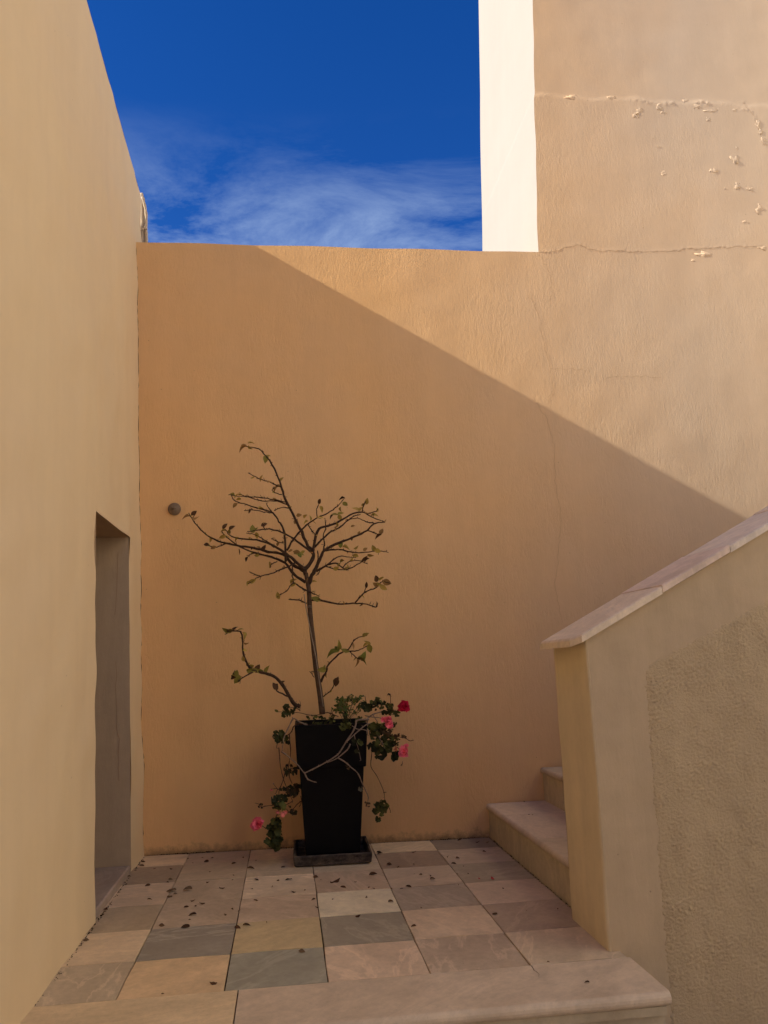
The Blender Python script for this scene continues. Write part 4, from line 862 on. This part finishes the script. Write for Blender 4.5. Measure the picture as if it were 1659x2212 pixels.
for pts, r, y0, y1, m in [([(1000, 425), (950, 430), (850, 440), (835, 500), (800, 580), (720, 700), (640, 830), (590, 880), (480, 950), (350, 1020), (210, 1088)], .0062, 5.30, 5.215, 'stemgrey'), ([(1010, 480), (970, 490), (880, 560), (780, 650), (720, 705)], .0052, 5.29, 5.22, 'stemgrey'), ([(770, 730), (740, 790), (700, 830), (600, 910), (480, 962)], .0045, 5.22, 5.21, 'stemgrey'), ([(205, 1088), (240, 1160), (300, 1190), (355, 1205)], .0045, 5.212, 5.205, 'stemgrey'), ([(790, 505), (850, 545), (960, 560), (975, 600), (990, 630)], .003, 5.24, 5.24, 'stemgrey'),
  ([(620, 905), (700, 950), (780, 1020), (860, 1090), (910, 1200), (960, 1310), (990, 1380), (985, 1440)], .0042, 5.215, 5.25, 'stemgrey'), ([(1040, 760), (1032, 880), (1025, 1010), (1100, 1130), (1180, 1310), (1195, 1430)], .003, 5.30, 5.30, 'stembrown'), ([(1180, 1330), (1215, 1325)], .003, 5.3, 5.29, 'stembrown'),
  ([(480, 340), (540, 355), (600, 385)], .003, 5.40, 5.38, 'stembrown'), ([(930, 490), (1000, 400), (1060, 360), (1150, 335), (1180, 330)], .0045, 5.36, 5.30, 'stemgrey'), ([(950, 380), (1060, 400), (1140, 410), (1230, 470)], .0035, 5.34, 5.26, 'stemgrey'), ([(1050, 370), (1080, 420), (1110, 460)], .003, 5.32, 5.3, 'stemgrey'), ([(985, 400), (975, 520), (985, 620)], .004, 5.3, 5.28, 'stemgrey'), ([(1100, 590), (1140, 680), (1170, 730), (1205, 830), (1225, 870)], .0042, 5.25, 5.24, 'stemgrey'),
  ([(960, 330), (965, 230), (950, 140)], .0028, 5.36, 5.34, 'stembrown'), ([(1250, 370), (1262, 260), (1265, 130), (1245, 108), (1225, 130)], .0026, 5.32, 5.28, 'stembrown'), ([(1260, 320), (1330, 325), (1390, 320)], .0024, 5.29, 5.26, 'stembrown'), ([(1200, 600), (1300, 630), (1440, 655), (1500, 690), (1545, 685)], .0032, 5.27, 5.22, 'stembrown'), ([(1250, 690), (1330, 760), (1390, 800)], .003, 5.26, 5.24, 'stembrown'), ([(820, 620), (832, 690), (860, 760), (885, 860), (900, 935)], .0022, 5.23, 5.22, 'stemgrey'), ([(1390, 1000), (1412, 980), (1415, 940)], .002, 5.24, 5.24, 'stembrown'), ([(1230, 1495), (1255, 1530), (1268, 1580)], .0026, 5.29, 5.28, 'stembrown'), ([(1080, 190), (1120, 160), (1140, 170)], .0025, 5.32, 5.3, 'stembrown'), ([(1010, 330), (1030, 250), (1090, 200)], .003, 5.34, 5.32, 'stembrown')]:
    stem(g2, pts, zb, r, y0, y1, m)
BS = .17499
cluster(g2, 985, 270, 60, 40, 6, zb, BS, 46, 5.33, DKG[:2], .03); cluster(g2, 1100, 250, 90, 70, 13, zb, BS, 36, 5.33, [DKG[1], DKG[3], DKG[4], DKG[2]], .04); cluster(g2, 1270, 300, 60, 60, 10, zb, BS, 34, 5.30, DKG[:3], .03); gleaf(g2, (1345, 355), zb, BS, 44, 5.27, [DKG[1]]); gleaf(g2, (1190, 355), zb, BS, 44, 5.29, [DKG[0]])
cluster(g2, 720, 500, 70, 40, 5, zb, BS, 52, 5.27, [DKG[2]], .02); cluster(g2, 900, 440, 60, 60, 7, zb, BS, 34, 5.33, DKG[1:3], .03)
cluster(g2, 1080, 560, 95, 90, 17, zb, BS, 44, 5.26, [DKG[2], DKG[1], DKG[2]], .05); cluster(g2, 1200, 580, 100, 80, 13, zb, BS, 40, 5.27, DKG[1:3]+DKG[4:], .05); cluster(g2, 1180, 730, 130, 90, 18, zb, BS, 44, 5.27, DKG[:3], .05); cluster(g2, 1290, 700, 80, 80, 10, zb, BS, 36, 5.27, DKG[1:], .04); cluster(g2, 1380, 650, 80, 30, 8, zb, BS, 22, 5.25, [DKG[4], (.10, .055, .025)], .03)
for p, r in (((1165, 865), 72), ((1110, 810), 56), ((1070, 790), 50), ((1310, 880), 58), ((1290, 905), 46), ((1350, 850), 40), ((1020, 760), 46), ((1080, 740), 44), ((1100, 890), 30)): gleaf(g2, p, zb, BS, r, 5.24, [DKG[3], DKG[0]], .5)
cluster(g2, 1310, 490, 30, 30, 4, zb, BS, 28, 5.27, DKG[1:3], .02); cluster(g2, 850, 720, 65, 40, 7, zb, BS, 34, 5.222, [DKG[3], DKG[1]], .008); gleaf(g2, (850, 810), zb, BS, 34, 5.222, [DKG[3]])
cluster(g2, 1145, 1520, 85, 80, 15, zb, BS, 42, 5.29, DKG[1:3], .04); cluster(g2, 1115, 1655, 28, 28, 3, zb, BS, 30, 5.29, [DKG[1]], .01); cluster(g2, 980, 1475, 34, 34, 8, zb, BS, 16, 5.25, [DKG[4], (.11, .06, .03)], .012); cluster(g2, 740, 1000, 40, 50, 6, zb, BS, 18, 5.225, [DKG[4], (.11, .075, .05)], .006); gleaf(g2, (900, 1285), zb, BS, 32, 5.24, [(.10, .09, .06)])
cluster(g2, 1245, 118, 18, 12, 3, zb, BS, 16, 5.28, DKG[3:], .005); gleaf(g2, (1408, 990), zb, BS, 14, 5.24, DKG[4:])
flower(g2, (1435, 272), zb, BS, 84, 5.25, CRIM, 16); flower(g2, (1235, 430), zb, BS, 72, 5.235, PINK, 12); flower(g2, (1245, 495), zb, BS, 66, 5.235, PINK, 11); flower(g2, (1175, 430), zb, BS, 46, 5.24, PINK, 6); flower(g2, (1425, 830), zb, BS, 82, 5.225, PINK, 14); flower(g2, (1450, 760), zb, BS, 46, 5.225, PINK, 5); flower(g2, (1325, 795), zb, BS, 30, 5.23, (.5, .16, .08), 4)
herb = empty('herb_clump', (.42, 5.42, .82), 'fresh green feathery herb clump growing in the planter right of the trunk', 'plant')
for k in range(26):
    tx, ty = RL.uniform(580, 900), RL.uniform(165, 330); yy = 5.40+RL.uniform(-.06, .06)
    if ty < 200 and tx < 640: ty += 40
    P = stem(herb, [(730+RL.uniform(-60, 60), 480), ((730+tx)/2+RL.uniform(-20, 20), (ty+480)/2-20), (tx, ty)], zb, .0016, 5.40, yy, 'herbstem', 0)
    for j in range(RL.randint(5, 8)):
        p = Vector(P[-1])+rv(.010) if j < 5 else Vector(P[RL.randrange(len(P)//2, len(P))])+rv(.008)
        for s in range(2):
            put('leaf', RL.choice(HL), herb, p, rv()+Vector((0, 0, .3)), FACE*.6+Vector((0, 0, .8))+rv(.4), RL.uniform(.014, .024), tuple(a*RL.uniform(.7, 1.3) for a in (.11, .13, .035)))
for p in [(880, 160), (860, 190), (905, 185), (620, 180), (640, 195), (590, 250), (830, 185)]:
    for s in range(4): put('leaf', RL.choice(HL), herb, Vector(on_y(*zb((p[0]+RL.uniform(-15, 15), p[1]+RL.uniform(-12, 12))), 5.38)), rv(), FACE+rv(.4), .02, (.09, .11, .03))
# low seedlings and the long runner on the planter's soil
sl_ = empty('seedling', (.2, 5.4, .82), 'low weedy sprout and long thin runner on the planter soil left of the trunk', 'plant')
stem(sl_, [(990, 330), (900, 300), (830, 320), (770, 318), (700, 302), (620, 298), (545, 295)], z2, .0028, 5.40, 5.30, 'stembrown', .15); stem(sl_, [(700, 280), (660, 262), (610, 268)], z2, .0026, 5.33, 5.31, 'stembrown'); stem(sl_, [(703, 285), (708, 240), (705, 218)], z2, .0022, 5.36, 5.36, 'stembrown')
for p, r in (((605, 262), 26), ((612, 285), 30), ((595, 300), 30), ((590, 318), 24), ((660, 275), 24), ((655, 290), 24), ((620, 312), 22), ((580, 305), 18)): gleaf(sl_, p, z2, .29167, r, 5.31, DKG[:3])
put('leaf', LV[0], sl_, on_y(*z2((545, 292)), 5.30), scr_dir(160), FACE, .028, (.12, .11, .03))
for k in range(34): gleaf(sl_, (RL.uniform(745, 985), RL.uniform(325, 392)), z2, .29167, RL.uniform(8, 15), 5.40+RL.uniform(-.08, .08), DKG[1:3]+[(.075, .07, .02)])
for pts in ([(925, 330), (940, 290), (935, 275)], [(955, 330), (945, 300), (960, 285)]): stem(sl_, pts, z2, .0018, 5.38, 5.36, 'stembrown')

# ------------------------------------------------------------------ dry leaves lying about
words = ['first', 'second', 'third', 'fourth', 'fifth', 'last']
L3 = [(855, 188, 28), (970, 198, 24), (1040, 217, 36), (1172, 210, 24), (1195, 262, 40), (1063, 267, 26), (1152, 267, 18), (1130, 292, 14), (1045, 300, 16), (1218, 314, 24), (1265, 307, 12), (1310, 253, 30), (1332, 266, 18), (1390, 272, 52), (1548, 245, 42), (1423, 300, 32), (1475, 272, 14), (1530, 295, 14), (1550, 300, 16), (1520, 336, 18), (1380, 344, 14), (1620, 355, 26), (1300, 346, 22), (1315, 377, 22), (1060, 352, 22), (992, 392, 20), (963, 385, 18), (935, 408, 20), (920, 298, 26), (965, 265, 10), (968, 245, 12), (862, 274, 18), (870, 230, 10), (778, 305, 46), (708, 310, 56), (728, 323, 20), (703, 333, 28), (800, 350, 22), (838, 362, 30), (773, 380, 28), (810, 372, 16), (798, 409, 38), (787, 430, 14), (768, 460, 46), (672, 453, 30), (985, 463, 34), (1022, 452, 36), (612, 287, 26), (707, 262, 22), (695, 273, 14), (642, 217, 14), (710, 218, 16), (588, 208, 24), (593, 192, 22), (535, 249, 20), (545, 215, 20), (620, 345, 22), (437, 388, 24), (400, 423, 20), (358, 515, 36), (497, 315, 12), (885, 692, 36), (675, 737, 16), (1252, 560, 34), (1485, 415, 26), (1105, 440, 10), (1575, 155, 30), (1615, 200, 30), (1650, 210, 14), (840, 172, 12), (780, 178, 12), (1008, 172, 14), (880, 172, 14), (800, 195, 10), (1062, 184, 12)]
L4 = [(190, 480, 22), (45, 487, 30), (90, 530, 26), (127, 543, 14), (190, 533, 16), (218, 575, 18), (258, 578, 16), (268, 592, 28), (192, 570, 8), (370, 572, 10), (330, 500, 18), (372, 505, 22), (355, 532, 26), (395, 540, 12), (415, 570, 8), (485, 478, 28), (455, 440, 20), (497, 440, 22), (525, 435, 20), (380, 433, 22), (222, 712, 18), (560, 630, 10), (375, 617, 10), (168, 628, 30), (138, 632, 16), (98, 632, 18), (95, 687, 28), (188, 788, 28), (523, 737, 32), (657, 722, 10), (787, 717, 14), (748, 935, 16), (908, 1020, 24), (648, 270, 14), (667, 325, 9), (683, 325, 9), (530, 440, 10)]
RF = random.Random(4); seen = {}
for (x, y, s), conv in [(t, z3) for t in L3]+[(t, z4) for t in L4]:
    u, v = conv((x, y)); tread = conv is z4 and x > 640 and y < 330
    q = on_z(u, v, .232 if tread else .004)
    i = int(np.searchsorted(colx, q[0]))-1; i = min(max(i, 0), 5); j = 0
    while j < 5 and q[1] > rowy[j+1][0]: j += 1
    key = 'tread' if tread else 'step' if q[1] < 3.44 else (i, j)
    dist = np.linalg.norm(q-EYE); size = max(.012, s*.5208*dist/PF*.78); o = link('fallen_leaf', RF.choice(FL), None, None)
    a = RF.uniform(-.5, .5)+RF.choice((0, math.pi)) if s > 20 else RF.uniform(0, 6.28); d = Vector((math.cos(a), math.sin(a)*1.0, RF.uniform(-.05, .12)))
    p = q-np.array(d)*size*.5; p[2] = (.229 if tread else .002)+size*.07
    o.matrix_world = orient(p, d, (RF.uniform(-.5, .5), RF.uniform(-.7, .2), 1), size)
    c = RF.choice([(.105, .056, .03), (.08, .042, .024), (.13, .075, .038), (.15, .10, .055), (.065, .036, .022)]); o.color = (*c, 1)
    seen.setdefault(key, []).append((u, 'large' if s >= 34 else 'small' if s > 15 else 'tiny', o))
nw = ['one', 'two', 'three', 'four', 'five', 'six', 'seven', 'eight', 'nine', 'ten', 'eleven', 'twelve']
for key, os_ in seen.items():
    os_.sort(key=lambda t: t[0]); n = len(os_)
    for k, (_, sz, o) in enumerate(os_):
        if n == 1: pos = ' lying alone'
        elif k == 0: pos = f', leftmost of {nw[n-1]}'
        elif k == n-1: pos = f', rightmost of {nw[n-1]}'
        else: pos = f', {words[k] if k < 5 else nw[k]+"th"} from left of {nw[n-1]}'
        where = 'on the lowest stair tread' if key == 'tread' else 'on the front step slab' if key == 'step' else f'on {words[key[0]]} tile of {words[key[1]]} row from step'
        tag(o, f'{sz} dry leaf{pos} {where}', 'leaf', 'dry leaves scattered on the paving')
for (x, y), w_ in (((510, 592), 'larger'), ((458, 592), 'smaller')):
    q = on_z(*z4((x, y)), .006); o = link('fallen_petal', PT[0], None, None); o.matrix_world = orient(q, (1, .3, 0), (0, -.4, 1), .024 if w_ == 'larger' else .013); o.color = (.45, .02, .04, 1)
    tag(o, f'{w_} of two red petals fallen on the grey tile beside the stairs', 'petal', 'red petals fallen on the paving')
# crumbs of soil and moss in the corner joints
rm_ = random.Random(9); mb = MB()
def crumb(p, s):
    vs = [Vector(p)+Vector((rm_.uniform(-1, 1), rm_.uniform(-1, 1), rm_.uniform(-.4, .9)))*s for _ in range(6)]; mb.add(vs, [(0, 1, 2), (0, 2, 3), (0, 3, 4), (0, 4, 5), (5, 1, 0), (1, 2, 5), (2, 3, 4), (2, 4, 5)])
for k in range(900):
    x = rm_.uniform(-.94, 1.39); w_ = .35+.9*max(0, mnoise.noise(Vector((x*3.3, 0, 1.5))))
    if -.85 < x < -.5 or -.1 < x < .05: w_ += .5
    crumb((x, wall_y(x)-.006-abs(rm_.gauss(0, .006)), .001), .007*w_*rm_.uniform(.4, 1.2))
for k in range(420):
    y = rm_.uniform(3.45, 5.82)
    if mnoise.noise(Vector((y*4, 3, 0)))+.25*rm_.random() < .08: continue
    crumb((left_x(0)+.006+abs(rm_.gauss(0, .006)), y, .001), .0055*rm_.uniform(.2, 1.1))
for k in range(200):
    y = rm_.uniform(4.0, 5.8); crumb((1.402-abs(rm_.gauss(0, .004)), y, .001), .004*rm_.uniform(.3, 1.1))
o = mb.build('soil_crumbs', M['moss']); tag(o, 'dark soil and moss crumbs along the foot of the walls', 'debris', kind='stuff')
